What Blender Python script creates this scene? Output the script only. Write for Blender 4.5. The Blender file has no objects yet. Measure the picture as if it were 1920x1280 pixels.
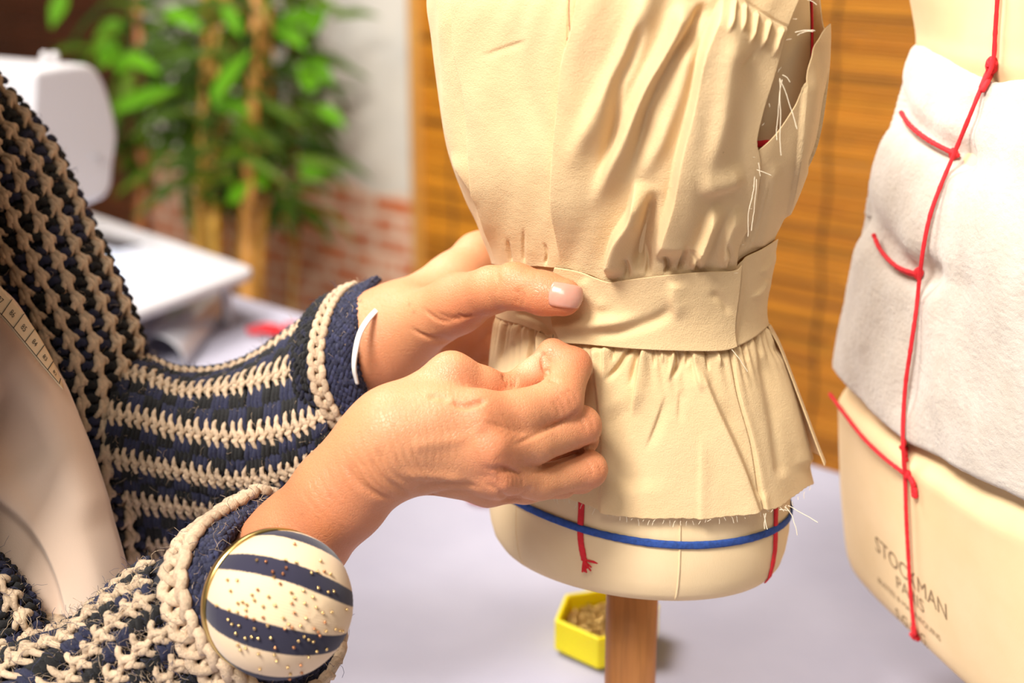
import bpy, math, random
import numpy as np
from mathutils import Vector
random.seed(7); RNG = np.random.default_rng(7)
SC = bpy.context.scene
COL = SC.collection
F = 50.0 / 36.0 * 1920.0
PITCH = math.radians(17.5)
TABLE = 0.75
CAM = np.array([0.0, 0.0, TABLE + 0.50])
CR = np.array([1.0, 0, 0]); CU = np.array([0, math.sin(PITCH), math.cos(PITCH)]); CF = np.array([0, math.cos(PITCH), -math.sin(PITCH)])

def P(px, py, d):
    """photo point at distance d along the camera axis -> place in the room"""
    return CAM + d * ((px - 960) / F * CR + (640 - py) / F * CU + CF)

def proj(v):
    v = np.asarray(v, float) - CAM
    d = v @ CF
    return 960 + F * (v @ CR) / d, 640 - F * (v @ CU) / d, d

def ray(px, py):
    return (px - 960) / F * CR + (640 - py) / F * CU + CF

def on_z(px, py, z):
    r = ray(px, py); return CAM + r * ((z - CAM[2]) / r[2])

def on_y(px, py, y):
    r = ray(px, py); return CAM + r * ((y - CAM[1]) / r[1])

def smooth(x):
    x = np.clip(x, 0, 1); return x * x * (3 - 2 * x)

def spline(pts, n):
    """Catmull-Rom through pts (any dimension), n samples"""
    p = np.asarray(pts, float)
    if len(p) == 2:
        t = np.linspace(0, 1, n)[:, None]; return p[0] * (1 - t) + p[1] * t
    seg = np.linalg.norm(np.diff(p, axis=0), axis=1); s = np.r_[0, np.cumsum(np.maximum(seg, 1e-9))]
    u = np.linspace(0, s[-1], n)
    m = np.zeros_like(p)
    m[1:-1] = (p[2:] - p[:-2]) / (s[2:] - s[:-2])[:, None]
    m[0] = (p[1] - p[0]) / (s[1] - s[0]); m[-1] = (p[-1] - p[-2]) / (s[-1] - s[-2])
    i = np.clip(np.searchsorted(s, u, side='right') - 1, 0, len(p) - 2)
    h = (s[i + 1] - s[i]); t = ((u - s[i]) / h)[:, None]; h = h[:, None]
    return ((2 * t**3 - 3 * t**2 + 1) * p[i] + (t**3 - 2 * t**2 + t) * h * m[i] + (-2 * t**3 + 3 * t**2) * p[i + 1] + (t**3 - t**2) * h * m[i + 1])

# ------------------------------------------------------------------ objects
def tag(o, label=None, cat=None, group=None, kind=None):
    if label: o['label'] = label
    if cat: o['category'] = cat
    if group: o['group'] = group
    if kind: o['kind'] = kind
    return o

def thing(name, loc, label, cat, group=None):
    o = bpy.data.objects.new(name, None); COL.objects.link(o)
    o.location = [float(c) for c in loc]; o.empty_display_size = 0.05
    return tag(o, label, cat, group)

def origin_of(o):
    v = np.zeros(3)
    while o is not None:
        v = v + np.array(o.location); o = o.parent
    return v

def mk(name, verts, faces, mat, parent=None, smooth_shade=True, cols=None, loc=None, uv=None):
    """ONE mesh object from world-space verts; faces = (n,k) array or a list of lists"""
    verts = np.asarray(verts, float)
    base = origin_of(parent) if parent is not None else (np.zeros(3) if loc is None else np.asarray(loc, float))
    me = bpy.data.meshes.new(name)
    v = verts - base
    if isinstance(faces, np.ndarray):
        k = faces.shape[1]; nf = len(faces)
        me.vertices.add(len(v)); me.vertices.foreach_set('co', v.astype(np.float32).ravel())
        me.loops.add(nf * k); me.loops.foreach_set('vertex_index', faces.astype(np.int32).ravel())
        me.polygons.add(nf); me.polygons.foreach_set('loop_start', np.arange(0, nf * k, k, dtype=np.int32))
        me.update(calc_edges=True); me.validate()
    else:
        me.from_pydata([tuple(x) for x in v], [], [list(map(int, f)) for f in faces]); me.update(); me.validate()
    me.polygons.foreach_set('use_smooth', np.full(len(me.polygons), bool(smooth_shade)))
    if cols is not None:
        at = me.color_attributes.new('Col', 'FLOAT_COLOR', 'POINT')
        c = np.ones((len(v), 4), np.float32); c[:, :cols.shape[1]] = cols
        at.data.foreach_set('color', c.ravel())
    if uv is not None:
        at = me.attributes.new('UVW', 'FLOAT_VECTOR', 'POINT')
        c = np.zeros((len(v), 3), np.float32); c[:, :uv.shape[1]] = uv
        at.data.foreach_set('vector', c.ravel())
    o = bpy.data.objects.new(name, me); COL.objects.link(o)
    if parent is not None: o.parent = parent
    else: o.location = [float(c) for c in base]
    if mat is not None: me.materials.append(mat)
    return o

def grid_faces(nu, nv, wrap=False, flip=False):
    i = np.arange(nu if wrap else nu - 1)[:, None]; j = np.arange(nv - 1)[None, :]
    a = i * nv + j; b = ((i + 1) % nu) * nv + j
    f = np.stack([a, b, b + 1, a + 1], -1).reshape(-1, 4)
    return f[:, ::-1] if flip else f

class MB:
    """collects quads/tris of several shapes into one mesh"""
    def __init__(s): s.v = []; s.f = []; s.c = []; s.n = 0
    def add(s, v, f, c=None):
        v = np.asarray(v, float); s.v.append(v)
        f = np.asarray(f, int)
        if f.shape[1] == 3: f = np.c_[f, f[:, 2]] if False else f
        s.f.append(f + s.n); s.n += len(v)
        if c is not None:
            c = np.asarray(c, float)
            s.c.append(np.tile(c, (len(v), 1)) if c.ndim == 1 else c)
    def box(s, c, hx, hy, hz, R=None, col=None):
        k = np.array([[x, y, z] for x in (-1, 1) for y in (-1, 1) for z in (-1, 1)], float) * [hx, hy, hz]
        if R is not None: k = k @ np.asarray(R).T
        fs = np.array([[0, 1, 3, 2], [4, 6, 7, 5], [0, 4, 5, 1], [2, 3, 7, 6], [0, 2, 6, 4], [1, 5, 7, 3]])
        s.add(k + np.asarray(c), fs[:, ::-1] if R is not None and np.linalg.det(np.asarray(R)) < 0 else fs, col)
    def tube(s, pts, r, n=8, col=None, cap=True, flat=None):
        v, f = tube(pts, r, n, cap, flat); s.add(v, f, col)
    def build(s, name, mat, parent=None, smooth_shade=True, loc=None):
        quads = np.concatenate(s.f)
        return mk(name, np.concatenate(s.v), quads, mat, parent, smooth_shade, np.concatenate(s.c) if s.c else None, loc)

def frames(p):
    t = np.gradient(p, axis=0); t /= np.linalg.norm(t, axis=1)[:, None] + 1e-12
    up = np.array([0, 0, 1.0]) if abs(t[0][2]) < .9 else np.array([1.0, 0, 0])
    n = np.zeros_like(p); a = np.cross(t[0], up); a /= np.linalg.norm(a); n[0] = a
    for i in range(1, len(p)):
        a = n[i - 1] - t[i] * (n[i - 1] @ t[i]); n[i] = a / (np.linalg.norm(a) + 1e-12)
    return t, n, np.cross(t, n)

def tube(pts, r, n=8, cap=True, flat=None):
    """tube of quads; collapsing rings close the ends"""
    p = np.asarray(pts, float); r = np.broadcast_to(np.asarray(r, float), (len(p),)).copy()
    if cap:
        t0 = p[0] - p[1]; t0 /= np.linalg.norm(t0) + 1e-12; t1 = p[-1] - p[-2]; t1 /= np.linalg.norm(t1) + 1e-12
        p = np.vstack([p[0] + t0 * r[0] * .6, p[0] + t0 * r[0] * .45, p, p[-1] + t1 * r[-1] * .45, p[-1] + t1 * r[-1] * .6])
        r = np.r_[r[0] * .05, r[0] * .65, r, r[-1] * .65, r[-1] * .05]
    t, a, b = frames(p)
    th = np.linspace(0, 2 * np.pi, n, endpoint=False)
    fa = 1.0 if flat is None else flat
    v = p[:, None] + r[:, None, None] * (np.cos(th)[None, :, None] * a[:, None] + fa * np.sin(th)[None, :, None] * b[:, None])
    m = len(p); i = np.arange(m - 1)[:, None]; j = np.arange(n)[None]
    q = np.stack([i * n + j, i * n + (j + 1) % n, (i + 1) * n + (j + 1) % n, (i + 1) * n + j], -1).reshape(-1, 4)
    return v.reshape(-1, 3), q

def lathe(prof, n=48):
    """profile (r,z) list around z -> verts, quads"""
    pr = np.asarray(prof, float); th = np.linspace(0, 2 * np.pi, n, endpoint=False)
    v = np.stack([pr[None, :, 0] * np.cos(th)[:, None], pr[None, :, 0] * np.sin(th)[:, None], np.broadcast_to(pr[None, :, 1], (n, len(pr)))], -1)
    return v.reshape(-1, 3), grid_faces(n, len(pr), True)

def solidify(o, t, offset=-1.0):
    m = o.modifiers.new('thickness', 'SOLIDIFY'); m.thickness = t; m.offset = offset; return o

def bevel(o, w, seg=3, ang=35):
    m = o.modifiers.new('bevel', 'BEVEL'); m.width = w; m.segments = seg; m.limit_method = 'ANGLE'; m.angle_limit = math.radians(ang); return o

# ------------------------------------------------------------------ materials
class NT:
    def __init__(s, name):
        s.m = bpy.data.materials.new(name); s.m.use_nodes = True
        s.t = s.m.node_tree; s.b = s.t.nodes['Principled BSDF']; s.out = s.t.nodes['Material Output']
    def n(s, typ, **kw):
        nd = s.t.nodes.new(typ)
        for k, v in kw.items():
            if k.startswith('i_'):
                key = k[2:].replace('_', ' ')
                nd.inputs[int(key) if key.isdigit() else key].default_value = v
            else: setattr(nd, k, v)
        return nd
    def l(s, a, b): s.t.links.new(a, b)
    def set(s, **kw):
        for k, v in kw.items(): s.b.inputs[k.replace('_', ' ')].default_value = v
    def ramp(s, fac, stops, interp='LINEAR'):
        r = s.n('ShaderNodeValToRGB'); r.color_ramp.interpolation = interp
        e = r.color_ramp.elements
        while len(e) < len(stops): e.new(0.5)
        for q, (p, c) in zip(e, stops): q.position = p; q.color = (*c, 1) if len(c) == 3 else c
        s.l(fac, r.inputs['Fac']); return r.outputs['Color']
    def coord(s, kind='Object', scale=(1, 1, 1), rot=(0, 0, 0)):
        tc = s.n('ShaderNodeTexCoord'); mp = s.n('ShaderNodeMapping')
        mp.inputs['Scale'].default_value = scale; mp.inputs['Rotation'].default_value = rot
        s.l(tc.outputs[kind], mp.inputs['Vector']); return mp.outputs['Vector']
    def attr(s, name): return s.n('ShaderNodeAttribute', attribute_name=name)
    def noise(s, vec, scale, detail=3, rough=.55):
        x = s.n('ShaderNodeTexNoise'); x.inputs['Scale'].default_value = scale; x.inputs['Detail'].default_value = detail; x.inputs['Roughness'].default_value = rough
        if vec is not None: s.l(vec, x.inputs['Vector'])
        return x.outputs['Fac']
    def mix(s, fac, a, b, mode='MIX'):
        x = s.n('ShaderNodeMix', data_type='RGBA', blend_type=mode)
        for sock, v in ((x.inputs[0], fac), (x.inputs[6], a), (x.inputs[7], b)):
            if hasattr(v, 'links'): s.l(v, sock)
            else: sock.default_value = v if not isinstance(v, tuple) else ((*v, 1) if len(v) == 3 else v)
        return x.outputs[2]
    def math(s, op, a, b=None):
        x = s.n('ShaderNodeMath', operation=op)
        for i, v in enumerate((a, b)):
            if v is None: continue
            if hasattr(v, 'links'): s.l(v, x.inputs[i])
            else: x.inputs[i].default_value = v
        return x.outputs[0]
    def bump(s, h, strength=.3, dist=.001, prev=None):
        b = s.n('ShaderNodeBump'); b.inputs['Strength'].default_value = strength; b.inputs['Distance'].default_value = dist
        s.l(h, b.inputs['Height'])
        if prev is not None: s.l(prev, b.inputs['Normal'])
        return b.outputs['Normal']
    def normal(s, nrm): s.l(nrm, s.b.inputs['Normal'])
    def color(s, c):
        if hasattr(c, 'links'): s.l(c, s.b.inputs['Base Color'])
        else: s.b.inputs['Base Color'].default_value = (*c, 1)

def plain(name, c, rough=.6, metal=0.0, spec=.5, noise=0.0, nscale=40, bumpd=0.0):
    k = NT(name); k.set(Roughness=rough, Metallic=metal); k.b.inputs['Specular IOR Level'].default_value = spec
    if noise or bumpd:
        v = k.coord(); f = k.noise(v, nscale, 4)
        lo = tuple(x * (1 - noise) for x in c); hi = tuple(min(1, x * (1 + noise)) for x in c)
        k.color(k.ramp(f, [(.3, lo), (.7, hi)]))
        if bumpd: k.normal(k.bump(f, .5, bumpd))
    else: k.color(c)
    return k.m

# ------------------------------------------------------------------ drawn folds
def poly_dist(px, py, pts):
    """signed distance (positive on the side that is right in the photo when pts go down) and 0..1 position along"""
    p = np.asarray(pts, float); best = np.full(px.shape, 1e9); sg = np.zeros(px.shape); tt = np.zeros(px.shape)
    L = np.r_[0, np.cumsum(np.linalg.norm(np.diff(p, axis=0), axis=1))]
    for i in range(len(p) - 1):
        a, b = p[i], p[i + 1]; e = b - a; l2 = e @ e
        u = ((px - a[0]) * e[0] + (py - a[1]) * e[1]) / l2
        uc = np.clip(u, 0, 1)
        dx = px - a[0] - uc * e[0]; dy = py - a[1] - uc * e[1]
        d = np.hypot(dx, dy); m = d < best
        s = np.sign(e[1] * (px - a[0]) - e[0] * (py - a[1]))
        best = np.where(m, d, best); sg = np.where(m, s, sg)
        tt = np.where(m, (L[i] + uc * (L[i + 1] - L[i])) / L[-1], tt)
    return best * np.where(sg == 0, 1, sg), tt

def fold_field(px, py, folds):
    """sum of drawn folds. fold = (pts, w_left, w_right, height_m, fade_in, fade_out); height along the outward normal"""
    h = np.zeros(px.shape)
    for pts, wl, wr, ht, fi, fo in folds:
        q = spline(pts, 24) if len(pts) > 2 else np.asarray(pts, float)
        w = max(wl, wr) * 3
        m = (px > q[:, 0].min() - w) & (px < q[:, 0].max() + w) & (py > q[:, 1].min() - w) & (py < q[:, 1].max() + w)
        if not m.any(): continue
        d, t = poly_dist(px[m], py[m], q)
        # beyond the ends the distance grows, so the gaussian closes by itself
        g = np.exp(-(d / np.where(d < 0, wl, wr)) ** 2)
        k = np.ones_like(t)
        if fi > 0: k *= smooth(t / fi)
        if fo > 0: k *= smooth((1 - t) / fo)
        h[m] += ht * g * k
    return h
# ------------------------------------------------------------------ shared materials
def mat_muslin():
    k = NT('unbleached muslin'); v = k.coord('Object')
    big = k.noise(v, 14, 3); spk = k.n('ShaderNodeTexVoronoi'); spk.inputs['Scale'].default_value = 110; k.l(v, spk.inputs['Vector'])
    base = k.ramp(big, [(.3, (.83, .61, .335)), (.7, (.87, .66, .385))])
    f = k.ramp(spk.outputs['Distance'], [(.035, (1, 1, 1)), (.06, (0, 0, 0))])
    gate = k.ramp(k.noise(v, 31, 1), [(.60, (0, 0, 0)), (.66, (1, 1, 1))])
    k.color(k.mix(k.math('MULTIPLY', k.math('MULTIPLY', f, gate), .7), base, (.30, .17, .07)))
    w = k.noise(k.coord('Object', (900, 900, 2600)), 1, 2); w2 = k.noise(k.coord('Object', (2600, 2600, 700)), 1, 2)
    n1 = k.bump(k.math('ADD', w, w2), .45, .0006); k.normal(k.bump(k.noise(v, 55, 4), .22, .004, n1))
    k.set(Roughness=.9); k.b.inputs['Specular IOR Level'].default_value = .15
    k.b.inputs['Sheen Weight'].default_value = .1
    tr = k.n('ShaderNodeBsdfTranslucent'); tr.inputs['Color'].default_value = (.85, .62, .32, 1)
    mx = k.n('ShaderNodeMixShader'); mx.inputs[0].default_value = .24
    k.l(k.b.outputs[0], mx.inputs[1]); k.l(tr.outputs[0], mx.inputs[2]); k.l(mx.outputs[0], k.out.inputs['Surface'])
    return k.m

def mat_skin():
    k = NT('skin'); v = k.coord('Object'); a = k.attr('Col')
    mott = k.noise(v, 60, 4); fine = k.noise(v, 900, 2)
    c = k.mix(k.math('MULTIPLY', mott, .35), a.outputs['Color'], (.60, .27, .15))
    c = k.mix(k.math('MULTIPLY', k.ramp(fine, [(.35, (1, 1, 1)), (.6, (0, 0, 0))]), .10), c, (.40, .14, .06))
    k.color(c)
    vor = k.n('ShaderNodeTexVoronoi', feature='DISTANCE_TO_EDGE'); vor.inputs['Scale'].default_value = 620
    wr = k.n('ShaderNodeVectorMath', operation='ADD'); nz = k.n('ShaderNodeTexNoise'); nz.inputs['Scale'].default_value = 120; k.l(v, nz.inputs['Vector'])
    sc = k.n('ShaderNodeVectorMath', operation='SCALE'); sc.inputs['Scale'].default_value = .004; k.l(nz.outputs['Color'], sc.inputs[0]); k.l(v, wr.inputs[0]); k.l(sc.outputs[0], wr.inputs[1]); k.l(wr.outputs[0], vor.inputs['Vector'])
    h = k.ramp(vor.outputs['Distance'], [(0, (0, 0, 0)), (.12, (1, 1, 1))])
    n1 = k.bump(h, .34, .0005); k.normal(k.bump(mott, .2, .0015, n1))
    k.set(Roughness=.46); k.b.inputs['Specular IOR Level'].default_value = .38
    k.b.inputs['Subsurface Weight'].default_value = .22; k.b.inputs['Subsurface Radius'].default_value = (1, .3, .14); k.b.inputs['Subsurface Scale'].default_value = .004
    return k.m

def mat_yarn():
    k = NT('wool yarn'); v = k.coord('Object'); a = k.attr('Col')
    f = k.noise(v, 560, 5, .75); g = k.noise(v, 420, 4, .7)
    c = k.mix(k.math('MULTIPLY', k.ramp(g, [(.35, (1, 1, 1)), (.7, (0, 0, 0))]),   .55), a.outputs['Color'], k.mix(.55, a.outputs['Color'], (0.02, .015, .015)))
    k.color(c); k.set(Roughness=.95); k.b.inputs['Specular IOR Level'].default_value = .08
    k.b.inputs['Sheen Weight'].default_value = .08; k.b.inputs['Sheen Roughness'].default_value = .6
    k.normal(k.bump(f, .9, .0016))
    return k.m

def mat_wood(name, c1, c2, scale=(60, 60, 4), rough=.45):
    k = NT(name); v = k.coord('Object', scale); f = k.noise(v, 1, 5, .6)
    g = k.noise(k.coord('Object', tuple(s * 6 for s in scale)), 1, 2)
    c = k.ramp(f, [(.25, c1), (.75, c2)])
    k.color(k.mix(k.math('MULTIPLY', k.ramp(g, [(.45, (0, 0, 0)), (.6, (1, 1, 1))]), .25), c, tuple(x * .55 for x in c1)))
    k.set(Roughness=rough); k.normal(k.bump(f, .1, .001)); return k.m

M = {}
M['muslin'] = mat_muslin(); M['skin'] = mat_skin(); M['yarn'] = mat_yarn()
M['red'] = plain('red cotton tape', (.62, .012, .02), .8, noise=.15, nscale=300, bumpd=.0006)
M['blue'] = plain('blue cotton tape', (.018, .06, .26), .85, noise=.3, nscale=500, bumpd=.0006)
M['thread'] = plain('cream thread', (.85, .74, .56), .9)
M['pole'] = mat_wood('varnished beech', (.43, .16, .034), (.58, .25, .07))
def mat_jersey():
    k = NT('cream jersey cover'); v = k.coord('Object')
    k.color(k.ramp(k.noise(v, 25, 3), [(.3, (.75, .56, .32)), (.7, (.80, .61, .37))]))
    w = k.noise(k.coord('Object', (2200, 2200, 500)), 1, 2)
    k.normal(k.bump(w, .25, .0004)); k.set(Roughness=.8); k.b.inputs['Specular IOR Level'].default_value = .25; return k.m
M['jersey'] = mat_jersey()
def mat_felt():
    k = NT('white wadding'); v = k.coord('Object')
    k.color(k.ramp(k.noise(v, 45, 5, .7), [(.25, (.50, .435, .37)), (.6, (.585, .525, .465))]))
    n1 = k.bump(k.noise(v, 260, 5, .75), .55, .0018); k.normal(k.bump(k.noise(v, 40, 3), .25, .006, n1))
    k.set(Roughness=1.0); k.b.inputs['Specular IOR Level'].default_value = .05; k.b.inputs['Sheen Weight'].default_value = .3; return k.m
M['felt'] = mat_felt()
# ------------------------------------------------------------------ small dress form in a muslin toile
AXIS = P(1186, 1100, .80)                      # the pole's axis
PHI = math.radians(28)
FR = np.array([-math.sin(PHI), -math.cos(PHI), 0]); LT = np.array([math.cos(PHI), -math.sin(PHI), 0])
RATIO = 1.3

class Env:
    """horizontal sections between a left and a right outline"""
    def __init__(s, left, right, dl=.035, dr=-.035, grow=0.0):
        L = np.array([on_y(x, y, AXIS[1] + dl) for x, y in left]); R = np.array([on_y(x, y, AXIS[1] + dr) for x, y in right])
        def dense(q):
            q = spline(q[:, [2, 0]], 400); o = np.argsort(q[:, 0]); return q[o, 0], q[o, 1]
        s.zl, s.xl = dense(L); s.zr, s.xr = dense(R); s.g = grow
    def cw(s, z):
        a = np.interp(z, s.zl, s.xl); b = np.interp(z, s.zr, s.xr)
        return (a + b) / 2, (b - a) / 2 + s.g
    def point(s, th, z, off=0.0):
        c, w = s.cw(z)
        a = w / math.sqrt(math.cos(PHI)**2 + (math.sin(PHI) / RATIO)**2); b = a / RATIO
        sa = np.sin(th) * (a + off); cb = np.cos(th) * (b + off)
        return np.stack([c + sa * LT[0] + cb * FR[0], AXIS[1] + sa * LT[1] + cb * FR[1], z + 0 * th], -1)

def env_z_of_curve(env, pts, ths, zlo, zhi):
    """height at each angle where the surface meets a curve drawn in the photo (front half; blended round the back)"""
    q = spline(pts, 200); o = np.argsort(q[:, 0]); cx, cy = q[o, 0], q[o, 1]
    zs = np.linspace(zlo, zhi, 300); out = np.full(len(ths), np.nan)
    for i, t in enumerate(ths):
        px, py, d = proj(env.point(np.full_like(zs, t), zs))
        if not (-1.55 < t < 2.0): continue
        f = py - np.interp(px, cx, cy)
        k = np.where((f[:-1] > 0) & (f[1:] <= 0))[0]
        if len(k): j = k[0]; out[i] = zs[j] + (zs[j + 1] - zs[j]) * f[j] / (f[j] - f[j + 1])
    ok = ~np.isnan(out)
    tt = np.r_[ths[ok] - 2 * np.pi, ths[ok], ths[ok] + 2 * np.pi]; zz = np.r_[out[ok]] ; zz = np.r_[zz, zz, zz]
    return np.interp(ths, tt, zz)

def env_th_of_curve(env, pts, zs, lo=-1.4, hi=2.0):
    """angle at each height where the surface meets a (mostly upright) curve drawn in the photo"""
    q = spline(pts, 200); o = np.argsort(q[:, 1]); cy, cx = q[o, 1], q[o, 0]
    ts = np.linspace(lo, hi, 500); out = []
    for z in zs:
        px, py, d = proj(env.point(ts, np.full_like(ts, z)))
        f = px - np.interp(py, cy, cx)
        k = np.where((f[:-1] < 0) & (f[1:] >= 0))[0]
        out.append(ts[k[0]] + (ts[k[0] + 1] - ts[k[0]]) * (-f[k[0]]) / (f[k[0] + 1] - f[k[0]]) if len(k) else np.nan)
    out = np.array(out); ok = ~np.isnan(out)
    return np.interp(zs, np.asarray(zs)[ok][np.argsort(np.asarray(zs)[ok])], out[ok][np.argsort(np.asarray(zs)[ok])])

def normals_of_grid(p, wrap=False):
    du = np.gradient(p, axis=0); dv = np.gradient(p, axis=1)
    n = np.cross(du, dv); n /= np.linalg.norm(n, axis=-1)[..., None] + 1e-12
    return n

def env_patch(name, env, TH, Z, off, folds, parent, mat=None, thick=.0006, extra=None):
    """TH, Z: (nu,nv) arrays"""
    p = env.point(TH, Z)
    n = normals_of_grid(p)
    c, _ = env.cw(Z); out = np.stack([p[..., 0] - c, p[..., 1] - AXIS[1], 0 * Z], -1)
    if (n * out).sum() < 0: n = -n
    px, py, d = proj(p.reshape(-1, 3)); px = px.reshape(TH.shape); py = py.reshape(TH.shape)
    face = ((p - CAM) * n).sum(-1) < 0.02
    h = fold_field(px.ravel(), py.ravel(), folds).reshape(TH.shape) * face
    if extra is not None: h = h + extra(TH, Z, px, py)
    p = p + n * (h + off)[..., None]
    nu, nv = TH.shape
    f = grid_faces(nu, nv)
    fn = np.cross(p[1, 0] - p[0, 0], p[0, 1] - p[0, 0])
    if (np.cross(p[nu // 2 + 1, nv // 2] - p[nu // 2, nv // 2], p[nu // 2, nv // 2 + 1] - p[nu // 2, nv // 2]) @ n[nu // 2, nv // 2]) < 0: f = f[:, ::-1]
    o = mk(name, p.reshape(-1, 3), f, mat or M['muslin'], parent)
    if thick: solidify(o, thick, -1)
    return o, p

ENV = Env([(905, -190), (850, -120), (812, -40), (808, 0), (818, 80), (832, 180), (848, 270), (880, 360), (911, 430), (929, 492), (930, 540), (926, 585), (916, 650), (906, 740), (899, 850), (895, 960)],
          [(1470, -190), (1535, -120), (1562, -40), (1567, 0), (1568, 80), (1562, 180), (1546, 275), (1516, 345), (1474, 440), (1460, 520), (1449, 600), (1463, 660), (1500, 780), (1528, 905), (1545, 990)])
ENVB = Env([(905, -190), (850, -120), (812, -40), (808, 0), (818, 80), (832, 180), (848, 270), (880, 360), (911, 430), (929, 492), (930, 540), (922, 585), (905, 650), (890, 740), (880, 850), (875, 960)],
           [(1470, -190), (1535, -120), (1562, -40), (1567, 0), (1568, 80), (1562, 180), (1546, 275), (1516, 345), (1474, 440), (1460, 520), (1452, 600), (1478, 660), (1512, 760), (1548, 868), (1585, 960)])
ZTOP = on_y(1190, -150, AXIS[1])[2]
zwaist = on_y(1190, 560, AXIS[1])[2]; zhem = on_y(1190, 940, AXIS[1])[2]

form = thing('dress_form', (AXIS[0], AXIS[1], TABLE), 'small cream dress form on a wooden pole, dressed in a muslin toile', 'dress form')
ZB = CAM[2] - 0.349
# body: sections from the flat underside up to the neck stub
def body_sections():
    rows = []
    wh = (on_y(1497, 950, AXIS[1] - .04)[0] - on_y(917, 950, AXIS[1] + .04)[0]) / 2
    ch = (on_y(1497, 950, AXIS[1] - .04)[0] + on_y(917, 950, AXIS[1] + .04)[0]) / 2
    zhip = on_y(1190, 950, AXIS[1])[2]
    prof = [(ZB, .02), (ZB, .60), (ZB + .0006, .85), (ZB + .0025, .925), (ZB + .007, .962), (ZB + .014, .985), (ZB + .024, 1.0), (ZB + .032, 1.0), (ZB + .06, .985), (ZB + .085, .94)]
    for z, s in prof: rows.append((z, ch, wh * s))
    for z in np.linspace(zwaist, ZTOP, 22):
        c, w = ENV.cw(z); rows.append((z, c, w * (.93 if z < zwaist + .02 else .905)))
    zt = rows[-1][0]; c, w = rows[-1][1:]
    for dz, s in ((.012, .80), (.022, .62), (.03, .46), (.045, .40), (.075, .385), (.08, .36), (.081, .02)): rows.append((zt + dz, c, w * s))
    return np.array(rows)
BS = body_sections()
def body_point(th, z, off=0.0):
    o = np.argsort(BS[2:, 0], kind='stable') + 2
    c = np.interp(z, BS[o, 0], BS[o, 1]); w = np.interp(z, BS[o, 0], BS[o, 2])
    a = w / math.sqrt(math.cos(PHI)**2 + (math.sin(PHI) / RATIO)**2); b = a / RATIO
    sa = np.sin(th) * (a + off); cb = np.cos(th) * (b + off)
    return np.stack([c + sa * LT[0] + cb * FR[0], AXIS[1] + sa * LT[1] + cb * FR[1], z + 0 * np.asarray(th, float)], -1)
def build_body():
    rows = []
    dense = [BS[0]]
    for a, b in zip(BS[:-1], BS[1:]):
        k = max(1, int(np.linalg.norm(b - a) / .004))
        for i in range(1, k + 1): dense.append(a + (b - a) * i / k)
    dense = np.array(dense); n = 180; th = np.linspace(0, 2 * np.pi, n, endpoint=False)
    w = dense[:, 2]; a = w / math.sqrt(math.cos(PHI)**2 + (math.sin(PHI) / RATIO)**2); b = a / RATIO
    T = th[:, None]
    p = np.stack([dense[None, :, 1] + np.sin(T) * a * LT[0] + np.cos(T) * b * FR[0], AXIS[1] + np.sin(T) * a * LT[1] + np.cos(T) * b * FR[1], np.broadcast_to(dense[None, :, 0], (n, len(dense)))], -1)
    return mk('torso', p.reshape(-1, 3), grid_faces(n, len(dense), True, True), M['jersey'], form)
build_body()
# pole and its foot
def part_lathe(name, prof, mat, parent, n=64):
    v, f = lathe(prof, n); return mk(name, v + origin_of(parent), f, mat, parent)
part_lathe('pole_foot', [(.0005, .0034), (.055, .0034), (.058, .006), (.058, .010), (.052, .014), (.02, .0155), (.0005, .0155)], M['pole'], form)
part_lathe('pole', [(.0005, .0155), (.0148, .0155), (.0146, .06), (.0146, ZB - TABLE + .004), (.0005, ZB - TABLE + .004)], M['pole'], form)

def ribbon(path, nrm, w, t, mat, name, parent, jitter=0):
    """flat tape lying along path"""
    p = np.asarray(path); T = np.gradient(p, axis=0); T /= np.linalg.norm(T, axis=1)[:, None]
    S = np.cross(T, nrm); S /= np.linalg.norm(S, axis=1)[:, None]
    prof = [(-1, 0), (-.93, .7), (-.5, 1), (.5, 1), (.93, .7), (1, 0), (.8, -.3), (-.8, -.3)]
    ww = np.broadcast_to(w, (len(p),)) * (1 + jitter * RNG.normal(0, 1, len(p)))
    q = np.stack([p + S * (a * ww / 2)[:, None] + nrm * (b * t) for a, b in prof], 1)
    k = len(prof); i = np.arange(len(p) - 1)[:, None]; j = np.arange(k)[None]
    f = np.stack([i * k + j, i * k + (j + 1) % k, (i + 1) * k + (j + 1) % k, (i + 1) * k + j], -1).reshape(-1, 4)
    m = MB(); m.add(q.reshape(-1, 3), f)
    for e in (0, len(p) - 1):
        c = q[e]; m.add(c, [[0, 1, 2, 3], [0, 3, 4, 5], [0, 5, 6, 7]])
    return m.build(name, mat, parent)
def body_nrm(th):
    n = np.sin(th)[:, None] * LT / RATIO + np.cos(th)[:, None] * FR; return n / np.linalg.norm(n, axis=1)[:, None]
def z_at(px, py, th):
    zs = np.linspace(ZB, ZTOP, 900); x, y, d = proj(body_point(np.full(900, th), zs)); return zs[np.argmin(np.abs(y - py))]
def th_at(px, py):
    """angle and height of the body surface under a point of the photo"""
    T, Z = np.meshgrid(np.linspace(-1.5, 1.95, 240), np.linspace(ZB + .003, ZTOP, 300), indexing='ij')
    x, y, d = proj(body_point(T.ravel(), Z.ravel())); k = np.argmin((x - px)**2 + (y - py)**2)
    return T.ravel()[k], Z.ravel()[k]
def body_path(pix, n=60, off=.0004):
    q = np.array([th_at(*p) for p in pix]); s = spline(q, n)
    return body_point(s[:, 0], s[:, 1], off), body_nrm(s[:, 0])
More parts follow.
